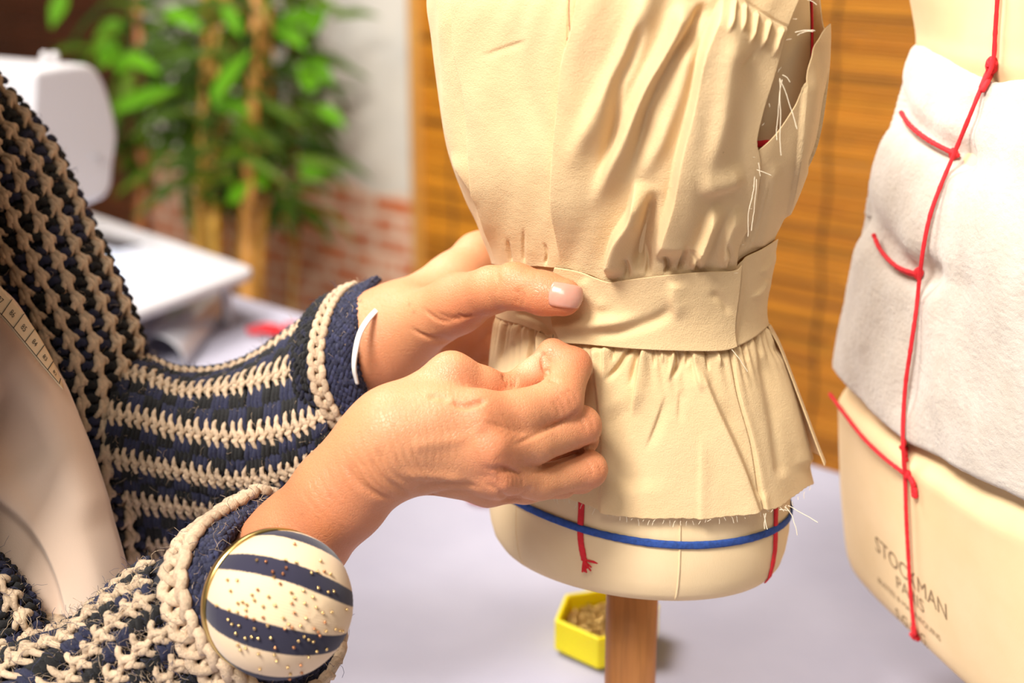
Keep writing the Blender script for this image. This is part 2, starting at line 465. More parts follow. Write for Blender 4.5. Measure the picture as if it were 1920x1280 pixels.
# blue hip tape all round
bl = np.array([th_at(*p) for p in [(965, 935), (1040, 972), (1120, 998), (1200, 1013), (1270, 1020), (1340, 1017), (1400, 1009), (1450, 990), (1488, 955)]])
zf = np.interp(np.linspace(-np.pi, np.pi, 240), np.r_[bl[:, 0]], np.r_[bl[:, 1]])
tt = np.linspace(-np.pi, np.pi, 240); zf = np.convolve(np.pad(zf, 8, mode='wrap'), np.ones(17) / 17, 'valid')
ribbon(body_point(tt, zf, .0006), body_nrm(tt), .0042, .0009, M['blue'], 'hip_tape', form, .03)
# red style tapes
p, n = body_path([(1090, 850), (1091, 940), (1091, 1000), (1095, 1050)], 40); tp = ribbon(p, n, .0034, .0008, M['red'], 'front_tape', form, .04)
m = MB()
for k in range(16):
    a = RNG.uniform(.6, 2.2) + (1.2 if k < 7 else 0); r = RNG.uniform(.003, .0075)
    e = np.array(P(1095, 1048, proj(p[-1])[2])); d = np.array([math.cos(a) * -1 if k < 8 else math.cos(a) * .4, -.35, -abs(math.sin(a)) * .7]); d /= np.linalg.norm(d)
    m.tube(spline([e, e + d * r * .5 + n[-1] * .0006, e + d * r + n[-1] * .0002], 5), .0005, 5)
m.build('frayed_end', M['red'], tp)
p, n = body_path([(1453, 940), (1452, 1000), (1447, 1060), (1440, 1097)], 40); ribbon(p, n, .0034, .0008, M['red'], 'side_tape', form, .05)
tt = np.linspace(1.35, 1.42, 50); zz = np.linspace(zwaist + .01, ZTOP, 50)
ribbon(body_point(tt * 0 + 1.72, zz, .0004), body_nrm(tt * 0 + 1.72), .0028, .0008, M['red'], 'side_tape', form, .05)
zu = z_at(0, 262, 1.35)
tt = np.linspace(.6, 2.6, 60); ribbon(body_point(tt, zu + 0 * tt, .0005), body_nrm(tt), .003, .0008, M['red'], 'bust_tape', form, .05)
tt = np.linspace(-np.pi, np.pi, 160); ribbon(body_point(tt, zwaist + .012 + 0 * tt, .0005), body_nrm(tt), .003, .0008, M['red'], 'waist_tape', form, .03)
# princess seams: fine raised ridge of the cover
for th in (.575, -.575):
    zz = np.linspace(ZB + .004, zwaist, 60); pth = body_point(th + .02 * np.sin(zz * 9), zz, .0001)
    mb = MB(); mb.tube(pth, .0006, 6); mb.build('cover_seam', M['jersey'], form)
# ------------------------------------------------------------------ muslin toile on the form
toile = thing('muslin_toile', (AXIS[0], AXIS[1], zhem), 'cream muslin bodice with gathered peplum pinned on the small dress form', 'garment')
SEAM_T = [(922, 492), (940, 496), (1000, 497), (1053, 500), (1090, 507), (1142, 526), (1165, 524), (1200, 519), (1260, 512), (1320, 507), (1376, 504), (1392, 486), (1430, 467), (1476, 437)]
SEAM_B = [(915, 588), (940, 600), (995, 616), (1040, 637), (1100, 643), (1200, 652), (1290, 656), (1350, 656), (1372, 651), (1410, 633), (1455, 596)]
HEM = [(880, 890), (905, 905), (985, 925), (1064, 937), (1130, 957), (1188, 973), (1250, 976), (1316, 976), (1390, 966), (1418, 958), (1455, 955), (1490, 937), (1532, 900)]
FRONT_EDGE = [(1535, -60), (1503, -10), (1474, 70), (1456, 140), (1430, 230), (1412, 300), (1412, 335), (1402, 400), (1386, 480), (1376, 512)]
TH_ALL = np.linspace(-np.pi, np.pi, 721)
zT_ = env_z_of_curve(ENV, SEAM_T, TH_ALL, zwaist - .03, zwaist + .07)
zB_ = env_z_of_curve(ENV, SEAM_B, TH_ALL, zwaist - .06, zwaist + .03)
zH_ = env_z_of_curve(ENV, HEM, TH_ALL, zhem - .04, zhem + .05)
ZT = lambda t: np.interp(t, TH_ALL, zT_, period=2 * np.pi)
ZBd = lambda t: np.interp(t, TH_ALL, zB_, period=2 * np.pi)
ZH = lambda t: np.interp(t, TH_ALL, zH_, period=2 * np.pi)

BF = [
 # (points going down, width towards the left, width towards the right, height, fade in, fade out)
 ([(868, -40), (872, 83), (891, 183), (898, 275), (909, 367), (920, 440), (932, 492)], 2.5, 42, .0062, 0, .3),
 ([(830, -40), (842, 120), (850, 240), (872, 320), (905, 395)], 10, 18, 0.00297, 0, .2),
 ([(852, 284), (880, 325), (907, 385)], 4, 14, 0.00160, .3, .3),
 ([(1100, -40), (1081, 55), (1066, 110), (1058, 193), (1050, 275), (1046, 367), (1049, 436), (1054, 497)], 2.5, 60, .0074, 0, .25),
 ([(930, -40), (945, 60), (975, 200), (985, 330)], 45, 45, -0.00270, 0, .4),
 ([(1225, -30), (1190, 70), (1150, 160), (1112, 240), (1075, 325)], 17, 20, 0.00675, 0, .3),
 ([(1212, 20), (1186, 100), (1160, 160), (1150, 240), (1120, 350)], 9, 11, -0.00567, .2, .3),
 ([(1290, .22), (1255, 90), (1218, 155), (1176, 255), (1145, 318), (1112, 400)], 13, 18, 0.00837, .1, .3),
 ([(1325, .22), (1292, 60), (1258, 110), (1215, 200), (1190, 290), (1180, 340)], 9, 11, -0.00648, .1, .3),
 ([(1360, -10), (1330, 60), (1315, 100), (1297, 197), (1274, 293), (1260, 367), (1238, 440), (1231, 490)], 5, 55, 0.01053, .12, .1),
 ([(1300, 60), (1275, 160), (1240, 260), (1200, 345)], 12, 14, 0.00405, .2, .3),
 ([(1196, 330), (1183, 394), (1156, 440), (1143, 486), (1141, 524)], 4.5, 22, 0.01053, .25, .22),
 ([(1225, 350), (1212, 420), (1200, 470), (1196, 514)], 9, 13, -0.00783, .3, .22),
 ([(1385, 40), (1362, 110), (1352, 200), (1330, 300), (1310, 380)], 18, 26, 0.00513, .2, .4),
 ([(1415, 90), (1395, 110), (1372, 124)], 3.5, 5, -0.00180, .3, .3),
 ([(1400, 325), (1360, 335), (1300, 345)], 22, 14, 0.00405, .3, .3),
 ([(1340, 370), (1318, 430), (1300, 480), (1296, 508)], 6, 16, 0.00621, .3, .22),
 ([(1385, 380), (1358, 440), (1350, 505)], 6, 18, 0.00405, .3, .22),
 ([(1168, 470), (1176, 500), (1174, 523)], 3.5, 4, -0.00567, .4, .22),
 ([(1210, 455), (1216, 490), (1213, 518)], 3.5, 5, -0.00567, .4, .22),
 ([(1241, 470), (1252, 495), (1247, 514)], 3, 5, -0.00675, .4, .22),
 ([(1283, 440), (1279, 480), (1272, 511)], 3, 4, -0.00594, .4, .22),
 ([(1292, 455), (1303, 485), (1306, 509)], 3, 4, -0.00486, .4, .22),
 ([(1352, 440), (1362, 470), (1366, 505)], 3, 4, -0.00351, .4, .22),
 ([(985, 420), (983, 460), (984, 497)], 2.5, 3, -0.00120, .4, .22),
 ([(1020, 450), (1026, 475), (1022, 498)], 2.5, 3, -0.00140, .4, .22),
 ([(955, 440), (957, 470), (960, 497)], 3, 3, -0.00140, .4, .22),
 ([(1068, .22), (1066, 60), (1064, 108)], 1.2, 1.2, -0.00120, 0, .1),
 ([(990, 75), (950, 88), (905, 105)], 3, 8, -0.00060, .3, .3),
 # shoulder seam and its gathers
 ([(1370, -20), (1400, 5), (1450, 38), (1494, 62)], 2, 2, -0.00160, 0, .22),
 ([(1374, 4), (1366, 24), (1350, 60)], 3, 4, 0.00297, 0, .5), ([(1393, 12), (1388, 32), (1378, 60)], 3, 4, 0.00297, 0, .5),
 ([(1414, 28), (1408, 48), (1396, 84)], 3, 4, 0.00297, 0, .5), ([(1437, 42), (1430, 62), (1420, 96)], 3, 4, 0.00297, 0, .5),
 ([(1460, 56), (1452, 76), (1445, 110)], 3, 4, 0.00270, 0, .5),
]
BF = [(p, a * 1.25, b * 1.25, h * .5, i, o) if max(a, b) < 6 and h < -.0015 else (p, a * 1.15 if a > 5 else a, b * 1.15, h, i, o) for p, a, b, h, i, o in BF]
def front_bodice():
    nv, nu = 300, 760
    zs = np.linspace(ZTOP + .0, zwaist - .02, 80)
    te = env_th_of_curve(ENV, FRONT_EDGE, zs); te = np.interp(np.linspace(0, 1, nv), np.linspace(0, 1, 80), te)
    # recompute at the true row heights once the seam is known
    v = np.linspace(0, 1, nv); zrow = ZTOP * (1 - v) + (zwaist + .015) * v
    te = np.interp(-zrow, -zs, env_th_of_curve(ENV, FRONT_EDGE, zs))
    u = np.linspace(0, 1, nu) ** .9
    TH = -2.2 + (te[None, :] + 2.2) * u[:, None]
    Z = ZTOP + (ZT(TH) - .0006 - ZTOP) * v[None, :]
    def extra(T, Zz, px, py):
        e = .0045 * smooth((T - 1.0) / .5) * smooth((te[None] - T + .3) / .3) * smooth((zrow - zwaist - .03) / .05)[None]       # the raw edge stands off the arm
        tuck = np.exp(-((Zz - ZT(T)) / .006) ** 2) * -.0004
        fine = .00035 * np.sin(px * .11 + 3 * np.sin(py * .013)) * np.sin(py * .02 + px * .01)
        return e + tuck + fine
    env_patch('front_bodice', ENV, TH, Z, .0010, BF, toile, extra=extra)
front_bodice()

def side_bodice():
    """side and back panel below the armhole, round to the far side"""
    nu, nv = 420, 160
    ARM = [(1340, 330), (1400, 300), (1432, 276), (1452, 257), (1470, 236), (1486, 212), (1500, 190), (1516, 135), (1530, 100), (1545, 62), (1560, 44), (1575, 36)]
    th = np.linspace(.95, 2 * np.pi - 2.1, nu)
    zt = env_z_of_curve(ENV, ARM, th[th < 2.05], zwaist + .02, ZTOP)
    ztop = np.interp(th, np.r_[th[th < 2.05], 2.15, 2.5, 7], np.r_[zt, max(zt.max(), ZTOP - .02), ZTOP, ZTOP])
    ztop = np.convolve(np.pad(ztop, 4, mode='edge'), np.ones(9) / 9, 'valid')
    v = np.linspace(0, 1, nv)[None]; TH = np.broadcast_to(th[:, None], (nu, nv)); Z = ztop[:, None] + (ZT(TH) - .0006 - ztop[:, None]) * v
    sf = [([(1509, 170), (1503, 230), (1496, 300), (1482, 380), (1466, 442)], 1.6, 26, .0022, 0, 0),
          ([(1540, 70), (1548, 200), (1520, 330)], 12, 10, -.002, .1, .1),
          ([(1455, 300), (1440, 400), (1425, 470)], 10, 12, .0016, .2, .1),
          ([(1425, 330), (1410, 400), (1396, 470)], 3, 3, -.0012, .2, .2), ([(1441, 330), (1425, 410), (1404, 480)], 2, 3, .001, .2, .2)]
    env_patch('side_bodice', ENV, TH, Z, -.0006, sf, toile, extra=lambda T, Zz, px, py: np.exp(-((Zz - ZT(T)) / .005) ** 2) * -.001 + .0003 * np.sin(px * .1 + py * .03))
side_bodice()

def band(name, th0, th1, off, zt, zb, folds, nu=420, nv=70, extra=None):
    TH = np.broadcast_to(np.linspace(th0, th1, nu)[:, None], (nu, nv)); v = np.linspace(0, 1, nv)[None]
    Z = zt(TH) + (zb(TH) - zt(TH)) * v
    return env_patch(name, ENV, TH, Z, off, folds, toile, extra=extra)
th_side = env_th_of_curve(ENV, [(1382, 440), (1372, 560), (1369, 700)], [zwaist])[0]
th_free = env_th_of_curve(ENV, [(1024, 540), (1030, 600), (1036, 640)], [zwaist - .01])[0]
band('under_waistband', -np.pi, th_side - .3, -.0008, ZT, lambda t: ZBd(t), [
    ([(1053, 500), (1055, 530)], 1.5, 1.5, -.0012, 0, 0), ([(960, 585), (1010, 605), (1036, 634)], 4, 10, -.0016, .2, .1)], nu=360)
WF = [([(1032, 612), (1080, 606), (1160, 600), (1215, 590)], 17, 13, .0036, 0, .4),
      ([(1085, 628), (1140, 622), (1175, 616), (1230, 598), (1252, 580), (1260, 545)], 11, 13, -.0024, .4, .3),
      ([(1264, 520), (1262, 560), (1275, 600)], 10, 20, .0018, .2, .4),
      ([(1322, 545), (1350, 560), (1364, 590)], 7, 9, -.0012, .3, .3),
      ([(1095, 515), (1120, 560), (1150, 575)], 12, 12, .0012, .2, .3)]
def wb_extra(T, Z, px, py):
    s = (T - th_free)
    return .0010 * smooth(s / .03) + .0012 * np.exp(-(s / .05) ** 2) * np.sin((Z - zwaist) * 200)
def waistband_front():
    nu, nv = 460, 80; v = np.linspace(0, 1, nv)[None]
    zz = np.linspace(zwaist + .04, zwaist - .05, 60)
    tl = env_th_of_curve(ENV, [(1056, 470), (1056, 505), (1046, 545), (1032, 590), (1028, 610), (1032, 628), (1042, 640), (1052, 660)], zz)
    TL = np.interp(-(zwaist + .022 + (-.045) * v), -zz, tl)
    u = np.linspace(0, 1, nu)[:, None]; TH = TL + (th_side + .012 - TL) * u
    Z = ZT(TH) + .0004 + (ZBd(TH) - .0006 - ZT(TH)) * v
    env_patch('waistband', ENV, TH, Z, .0016, WF, toile, extra=wb_extra)
waistband_front()
band('side_waistband', th_side - .02, np.pi, .0003, lambda t: ZT(t) + .0002, lambda t: ZBd(t) - .0004, [
    ([(1392, 488), (1385, 560), (1371, 650)], 5, 5, .0010, 0, 0), ([(1440, 520), (1425, 545), (1405, 560)], 4, 8, .0014, .3, .3), ([(1452, 470), (1438, 500), (1420, 515)], 4, 8, .0012, .3, .3)], nu=240)

PF = [
 ([(1113, 645), (1128, 757), (1133, 860), (1133, 955)], 7, 30, .0040, .05, 0),
 ([(1178, 656), (1160, 685), (1136, 715)], 4, 6, -.0030, 0, .4),
 ([(1204, 650), (1192, 725), (1184, 785)], 1.6, 16, .0028, 0, .35),
 ([(1200, 652), (1190, 690), (1180, 730)], 6, 3, -.0020, 0, .4),
 ([(1268, 654), (1273, 678), (1262, 710)], 4, 5, -.0038, 0, .35), ([(1264, 654), (1258, 690), (1252, 720)], 4, 4, .0018, 0, .4),
 ([(1298, 655), (1306, 712), (1312, 740)], 2, 9, .0024, 0, .4), ([(1291, 656), (1288, 690)], 4, 4, -.0016, 0, .4),
 ([(1277, 725), (1275, 760), (1273, 800)], 4, 9, -.0007, .3, .4),
 ([(1253, 733), (1232, 795), (1208, 853)], 4, 12, -.0015, .4, .4),
 ([(1305, 680), (1335, 757), (1386, 876), (1416, 966)], 22, 8, .0042, .15, 0),
 ([(1345, 740), (1395, 850), (1425, 940)], 8, 14, -.0022, .3, .1),
 ([(1318, 800), (1316, 870), (1315, 975)], 5, 14, .0010, .5, 0),
 ([(1134, 650), (1135, 690), (1132, 720)], 2.5, 5, .0014, 0, .4), ([(1148, 650), (1150, 680)], 3, 3, -.0018, 0, .5), ([(1225, 655), (1228, 690)], 3, 3, -.0016, 0, .5),
 ([(1240, 655), (1243, 685)], 3, 3, .0016, 0, .5), ([(1325, 657), (1330, 700)], 3, 3, -.0018, 0, .5), ([(1345, 657), (1352, 690)], 3, 4, .0018, 0, .5),
 ([(1369, 650), (1383, 737), (1410, 836), (1431, 958)], 1.4, 1.4, -.0014, 0, 0), ([(1373, 650), (1387, 737), (1414, 836), (1436, 958)], 2, 10, .0010, 0, 0),
 ([(1395, 645), (1402, 680)], 3, 4, -.0016, 0, .5), ([(1420, 632), (1432, 672)], 3, 4, -.0018, 0, .5), ([(1436, 618), (1452, 660)], 3, 4, .0018, 0, .5),
 ([(1450, 640), (1478, 740), (1510, 860)], 14, 10, .0030, .2, 0), ([(1425, 650), (1450, 760), (1470, 900)], 12, 12, -.0020, .2, .1),
 ([(992, 618), (990, 650), (983, 690)], 2, 7, -.0040, 0, .3), ([(945, 612), (940, 650), (935, 690)], 3, 6, -.0016, 0, .4), ([(965, 612), (962, 650)], 3, 4, .0014, 0, .4),
 ([(1010, 628), (1012, 700)], 3, 9, .0026, 0, .3),
 ([(1140, 755), (1185, 850), (1190, 930)], 40, 40, -.0022, .2, .2),
]
def peplum():
    nu, nv = 720, 220
    th = np.linspace(-1.9, 1.98, nu); TH = np.broadcast_to(th[:, None], (nu, nv)); v = np.linspace(0, 1, nv)[None]
    Z = ZBd(TH) + .0006 + (ZH(TH) + .0003 * np.sin(TH * 60) * np.sin(TH * 37) - ZBd(TH)) * v
    flute = .0016 * (v ** 1.3) * np.sin(TH * 7 + 1)
    gath = .00045 * np.exp(-((v - .05) / .16) ** 2) * np.sin(TH * 70 + 2 * np.sin(TH * 11))
    env_patch('peplum', ENV, TH, Z, -.0004, PF, toile, extra=lambda T, Zz, px, py: flute + gath - .0010 * np.exp(-(v / .03) ** 2))
    th = np.linspace(1.72, 2 * np.pi - 1.75, 300); nv = 120; TH = np.broadcast_to(th[:, None], (300, nv)); v = np.linspace(0, 1, nv)[None]
    zback = z_of = on_y(1547, 868, AXIS[1] - .03)[2]
    Z = ZBd(TH) + .0004 + (zback + .003 * np.sin(TH * 5) * 0 - ZBd(TH)) * v
    env_patch('back_peplum', ENVB, TH, Z, -.001, [], toile, extra=lambda T, Zz, px, py: .003 * v * np.sin(T * 8))
peplum()

# frayed threads along the raw edges
def threads():
    m = MB()
    def strand(p0, d0, L, r=.00022, curl=.6, n=10):
        p = [np.asarray(p0, float)]; d = np.asarray(d0, float); d /= np.linalg.norm(d)
        for i in range(n):
            d = d + RNG.normal(0, curl / n * 2, 3) + np.array([0, 0, -.04]); d /= np.linalg.norm(d); p.append(p[-1] + d * L / n)
        m.tube(spline(p, n * 2), r, 4, cap=False)
    def at(px, py, off=.004):
        zs = np.linspace(zhem - .02, ZTOP, 500); ts = np.linspace(-.5, 2.0, 160); T, Z = np.meshgrid(ts, zs); x, y, d = proj(ENV.point(T.ravel(), Z.ravel(), off))
        k = np.argmin((x - px)**2 + (y - py)**2); return ENV.point(T.ravel()[k:k + 1], Z.ravel()[k:k + 1], off)[0]
    rt, upv = np.array([1, -.3, 0]), np.array([0, 0, 1.])
    for t in np.linspace(0, 1, 12):
        q = spline(FRONT_EDGE, 41)[int(t * 40)]
        if q[1] < -5: continue
        for k in range(1): strand(at(q[0], q[1] + RNG.uniform(-5, 5), .005), rt + RNG.normal(0, .5, 3), RNG.uniform(.001, .003), .00006)
    for (a, b, dx, dz, L) in [(1492, 62, 1, .5, .011), (1494, 65, 1, .9, .010), (1466, 140, 1, -.2, .006), (1464, 146, .2, -1, .030), (1468, 150, -.1, -1, .034), (1462, 150, .15, -1, .042), (1422, 305, .2, -1, .008), (1420, 318, 1, -.4, .009), (1415, 330, -.1, -1, .035), (1418, 335, .1, -1, .03), (1515, 0, 1, -.3, .006)]:
        strand(at(a, b, .006), np.array([dx, -.2, dz]), L * .8, .00016, .5, 14)
    for x in np.linspace(1000, 1520, 46):
        q = spline(HEM, 200); y = np.interp(x, q[:, 0], q[:, 1])
        strand(at(x, y - 1, .001), np.array([RNG.normal(0, .5), -.1, -1]), RNG.uniform(.001, .004), .00012)
    for (a, b, dx, dz, L) in [(1430, 962, .1, -1, .008), (1436, 962, -.3, -1, .008), (1470, 950, 1, -.7, .016), (1478, 948, 1, -.5, .017), (1462, 955, 1, .2, .006), (1420, 960, -1, -.2, .008), (1372, 655, .8, -1, .014)]:
        strand(at(a, b, .003), np.array([dx, -.1, dz]), L, .0002, .5, 12)
    q = MB(); pts = np.array([at(a, b, .0058) for a, b in spline([(1072, -40), (1070, 0), (1067, 60), (1064, 104)], 24)]); q.tube(pts, .00022, 5); q.build('tacking_thread', plain('dark red thread', (.30, .10, .05), .9), toile)
    tag(m.build('frayed_threads', M['thread'], toile), kind='stuff')
threads()
# ------------------------------------------------------------------ the person's body: one continuous surface grown from tapered limbs
def L(px, py, d, r): return (P(px, py, d), r * d / F)
def chain(*pts): return [(pts[i][0], pts[i + 1][0], pts[i][1], pts[i + 1][1]) for i in range(len(pts) - 1)]
def smin(a, b, k):
    h = np.clip(.5 + .5 * (b - a) / k, 0, 1); return b + (a - b) * h - k * h * (1 - h)
def d_cone(p, c):
    a, b, ra, rb = c; ba = b - a; pa = p - a
    h = np.clip(pa @ ba / (ba @ ba), 0, 1)
    return np.linalg.norm(pa - h[:, None] * ba, axis=1) - (ra + (rb - ra) * h)
def d_chain(p, ch, k):
    d = d_cone(p, ch[0])
    for c in ch[1:]: d = smin(d, d_cone(p, c), k)
    return d

# right arm and hand (pinching a pin), nearer to the viewer
R_ARM = chain(L(-300, -330, .66, 200), L(-260, 400, .62, 175), L(-200, 1330, .70, 130), L(120, 1285, .705, 100), L(400, 1140, .698, 86), L(560, 1012, .680, 85), L(640, 925, .667, 83), L(705, 852, .659, 80), L(745, 815, .654, 80))
R_PALM = [chain(L(745, 798, .654, 68), L(820, 785, .652, 58), L(893, 780, .652, 50)), chain(L(745, 820, .655, 68), L(918, 838, .651, 47)),
          chain(L(740, 835, .658, 66), L(928, 884, .657, 43)), chain(L(735, 850, .664, 64), L(915, 910, .668, 36)), chain(L(765, 855, .676, 60), L(880, 870, .69, 40)),
          chain(L(735, 792, .662, 60), L(846, 706, .666, 43)), chain(L(800, 765, .676, 44), L(925, 768, .685, 34))]
R_FING = [chain(L(846, 704, .666, 43), L(905, 722, .672, 34), L(953, 737, .679, 33.5), L(998, 702, .688, 28), L(1022, 672, .692, 22)),
          chain(L(890, 785, .652, 50), L(975, 776, .662, 44.5), L(1048, 752, .673, 44), L(1074, 686, .688, 34), L(1036, 664, .692, 27.5), L(1024, 672, .694, 23)),
          chain(L(915, 840, .650, 46), L(1000, 832, .664, 38), L(1088, 799, .681, 38), L(1092, 822, .696, 29), L(1030, 842, .701, 26)),
          chain(L(930, 888, .656, 43), L(1010, 904, .672, 32), L(1103, 880, .687, 34), L(1090, 897, .698, 26), L(1030, 905, .701, 24)),
          chain(L(915, 912, .668, 35), L(985, 917, .682, 26), L(1055, 908, .691, 24), L(1040, 905, .700, 20))]
# left arm and hand (thumb on the waistband, fingers round the back of the form)
L_ARM = chain(L(-330, -330, .86, 130), L(-160, 300, .85, 100), L(170, 820, .84, 75), L(330, 830, .835, 60), L(560, 722, .797, 60), L(645, 672, .784, 80), L(700, 647, .777, 87), L(755, 608, .773, 76))
L_PALM = [chain(L(750, 602, .780, 66), L(850, 527, .803, 51), L(897, 478, .815, 41)), chain(L(735, 634, .772, 66), L(860, 568, .736, 54)),
          chain(L(760, 640, .795, 62), L(862, 602, .822, 48)), chain(L(755, 655, .80, 60), L(850, 645, .825, 44)), chain(L(750, 665, .80, 56), L(836, 678, .825, 38))]
L_FING = [chain(L(858, 569, .736, 54), L(922, 543, .713, 43.5), L(966, 537, .7015, 42), L(1020, 550, .6925, 40), L(1056, 557, .6885, 36)),
          chain(L(895, 480, .815, 42), L(940, 455, .825, 34), L(1010, 455, .838, 28)),
          chain(L(860, 602, .825, 46), L(930, 590, .848, 34), L(1000, 592, .862, 30)), chain(L(850, 645, .826, 44), L(925, 642, .848, 33), L(1000, 642, .862, 28)),
          chain(L(835, 680, .826, 38), L(900, 690, .842, 28), L(960, 692, .852, 24))]
TORSO = chain(L(-330, -350, .77, 250), L(-330, 300, .76, 260), L(-330, 900, .75, 250), L(-330, 1350, .75, 260)) + chain(L(-300, -330, .66, 200), L(-290, -380, .77, 220), L(-330, -330, .86, 130))

def sdf_side(p, arm, palm, fing, web):
    d = d_chain(p, arm, .012)
    m = None
    for c in palm:
        q = d_chain(p, c, .006); m = q if m is None else smin(m, q, .0075)
    d = smin(d, m, .012)
    f = None
    for c in fing:
        q = d_chain(p, c, .0035); f = q if f is None else smin(f, q, .0011)
    return smin(d, f, web)
def sdf_body(p):
    out = np.full(len(p), 1e3)
    for key, arm, palm, fing in (('r', R_ARM, R_PALM, R_FING), ('l', L_ARM, L_PALM, L_FING)):
        out = np.minimum(out, sdf_side(p, arm, palm, fing, .0055))
    return smin(out, d_chain(p, TORSO, .03), .02)

def surface_nets(sdf, lo, hi, h, B=12):
    nb = np.ceil((hi - lo) / (h * B)).astype(int)
    ii = np.stack(np.meshgrid(*[np.arange(k) for k in nb], indexing='ij'), -1).reshape(-1, 3)
    cen = lo + (ii + .5) * B * h
    dc = np.concatenate([sdf(c) for c in np.array_split(cen, max(1, len(cen) // 60000))])
    act = ii[np.abs(dc) < B * h * .87 + .004]
    loc = np.stack(np.meshgrid(*[np.arange(B + 1)] * 3, indexing='ij'), -1).reshape(-1, 3)
    V, K, E = [], [], []
    N = nb * B + 2
    key = lambda g: (g[..., 0].astype(np.int64) * N[1] + g[..., 1]) * N[2] + g[..., 2]
    corners = np.array([[i, j, k] for i in (0, 1) for j in (0, 1) for k in (0, 1)])
    edges = [(a, b) for a in range(8) for b in range(a + 1, 8) if np.abs(corners[a] - corners[b]).sum() == 1]
    for ch in np.array_split(act, max(1, len(act) // 60)):
        g0 = ch * B; pts = (lo + (g0[:, None] + loc[None]) * h)
        d = sdf(pts.reshape(-1, 3)).reshape(len(ch), B + 1, B + 1, B + 1)
        c8 = np.stack([d[:, a:a + B, b:b + B, c:c + B] for a, b, c in corners], -1)
        s = c8 < 0; mix = s.any(-1) & ~s.all(-1)
        w = np.where(mix); vals = c8[w]; cell = np.stack(w[1:], -1)
        acc = np.zeros((len(vals), 3)); cnt = np.zeros(len(vals))
        for a, b in edges:
            va, vb = vals[:, a], vals[:, b]; cr = (va < 0) != (vb < 0)
            t = np.where(cr, va / np.where(va == vb, 1, va - vb), 0)
            acc += np.where(cr[:, None], corners[a] + t[:, None] * (corners[b] - corners[a]), 0); cnt += cr
        gc = g0[w[0]] + cell
        V.append(lo + (gc + acc / cnt[:, None]) * h); K.append(key(gc))
        for ax in range(3):
            sl = [slice(0, B)] * 3; sh = [slice(0, B)] * 3; sh[ax] = slice(1, B + 1)
            d0 = d[(slice(None), *sl)]; d1 = d[(slice(None), *sh)]
            e = np.where((d0 < 0) != (d1 < 0)); E.append((ax, g0[e[0]] + np.stack(e[1:], -1), d0[e] < 0))
    V = np.concatenate(V); K = np.concatenate(K); o = np.argsort(K); V, K = V[o], K[o]
    Fs = []
    for ax, g, ins in E:
        if not len(g): continue
        u, v = (ax + 1) % 3, (ax + 2) % 3; du = np.eye(3, dtype=int)[u]; dv = np.eye(3, dtype=int)[v]
        q = np.stack([g, g - du, g - du - dv, g - dv], 1)
        ok = (q >= 0).all((1, 2)); kk = key(q); ix = np.clip(np.searchsorted(K, kk), 0, len(K) - 1); ok &= (K[ix] == kk).all(1)
        ix = np.where(ins[:, None], ix, ix[:, ::-1]); Fs.append(ix[ok])
    return V, np.concatenate(Fs)

ALLC = R_ARM + L_ARM + TORSO + sum(R_PALM + L_PALM + R_FING + L_FING, [])
lo = np.min([np.minimum(c[0] - c[2], c[1] - c[3]) for c in ALLC], 0) - .012; hi = np.max([np.maximum(c[0] + c[2], c[1] + c[3]) for c in ALLC], 0) + .012
def bounded(groups):
    """evaluate each limb only near it"""
    bb = []
    for fn, cs in groups:
        bb.append((fn, np.min([np.minimum(c[0] - c[2], c[1] - c[3]) for c in cs], 0) - .03, np.max([np.maximum(c[0] + c[2], c[1] + c[3]) for c in cs], 0) + .03))
    def f(p):
        out = np.full(len(p), 1.0)
        for fn, a, b in bb:
            m = ((p > a) & (p < b)).all(1)
            if m.any(): out[m] = smin(out[m], fn(p[m]), .004) if fn is not bb[2][0] else smin(out[m], fn(p[m]), .02)
        return out
    return f
def side_fn(arm, palm, fing):
    hb = sum(palm + fing, []); a = np.min([np.minimum(c[0], c[1]) - max(c[2], c[3]) for c in hb], 0) - .03; b = np.max([np.maximum(c[0], c[1]) + max(c[2], c[3]) for c in hb], 0) + .03
    def f(p):
        d = d_chain(p, arm, .012); m = ((p > a) & (p < b)).all(1)
        if m.any(): d[m] = sdf_side(p[m], arm, palm, fing, .0055)
        return d
    return f
SDF = bounded([(side_fn(R_ARM, R_PALM, R_FING), R_ARM + sum(R_PALM + R_FING, [])), (side_fn(L_ARM, L_PALM, L_FING), L_ARM + sum(L_PALM + L_FING, [])), (lambda p: d_chain(p, TORSO, .03), TORSO)])
BV, BFc = surface_nets(SDF, lo, hi, .00115)
# relax the lattice a little
def relax(V, Fq, it=2, lam=.5):
    for _ in range(it):
        acc = np.zeros_like(V); cnt = np.zeros(len(V))
        for a, b in ((0, 1), (1, 2), (2, 3), (3, 0)):
            for c in range(3): acc[:, c] += np.bincount(Fq[:, a], V[Fq[:, b], c], len(V)) + np.bincount(Fq[:, b], V[Fq[:, a], c], len(V))
            cnt += np.bincount(Fq[:, a], minlength=len(V)) + np.bincount(Fq[:, b], minlength=len(V))
        V = V + lam * (acc / np.maximum(cnt, 1)[:, None] - V)
    return V
BV = relax(BV, BFc, 2)
def vert_normals(V, Fq):
    fn = np.cross(V[Fq[:, 2]] - V[Fq[:, 0]], V[Fq[:, 3]] - V[Fq[:, 1]]); n = np.zeros_like(V)
    for a in range(4):
        for c in range(3): n[:, c] += np.bincount(Fq[:, a], fn[:, c], len(V))
    return n / (np.linalg.norm(n, axis=1)[:, None] + 1e-12)
BN = vert_normals(BV, BFc)
bpx, bpy_, bd = proj(BV)
vis = ((BV - CAM) * BN).sum(1) < 0
mmh = .001
SKIN_FOLDS = []
def crease(pts, dep=.45, w=3.2, fi=.25, fo=.25): SKIN_FOLDS.append((pts, w, w, -dep * mmh, fi, fo))
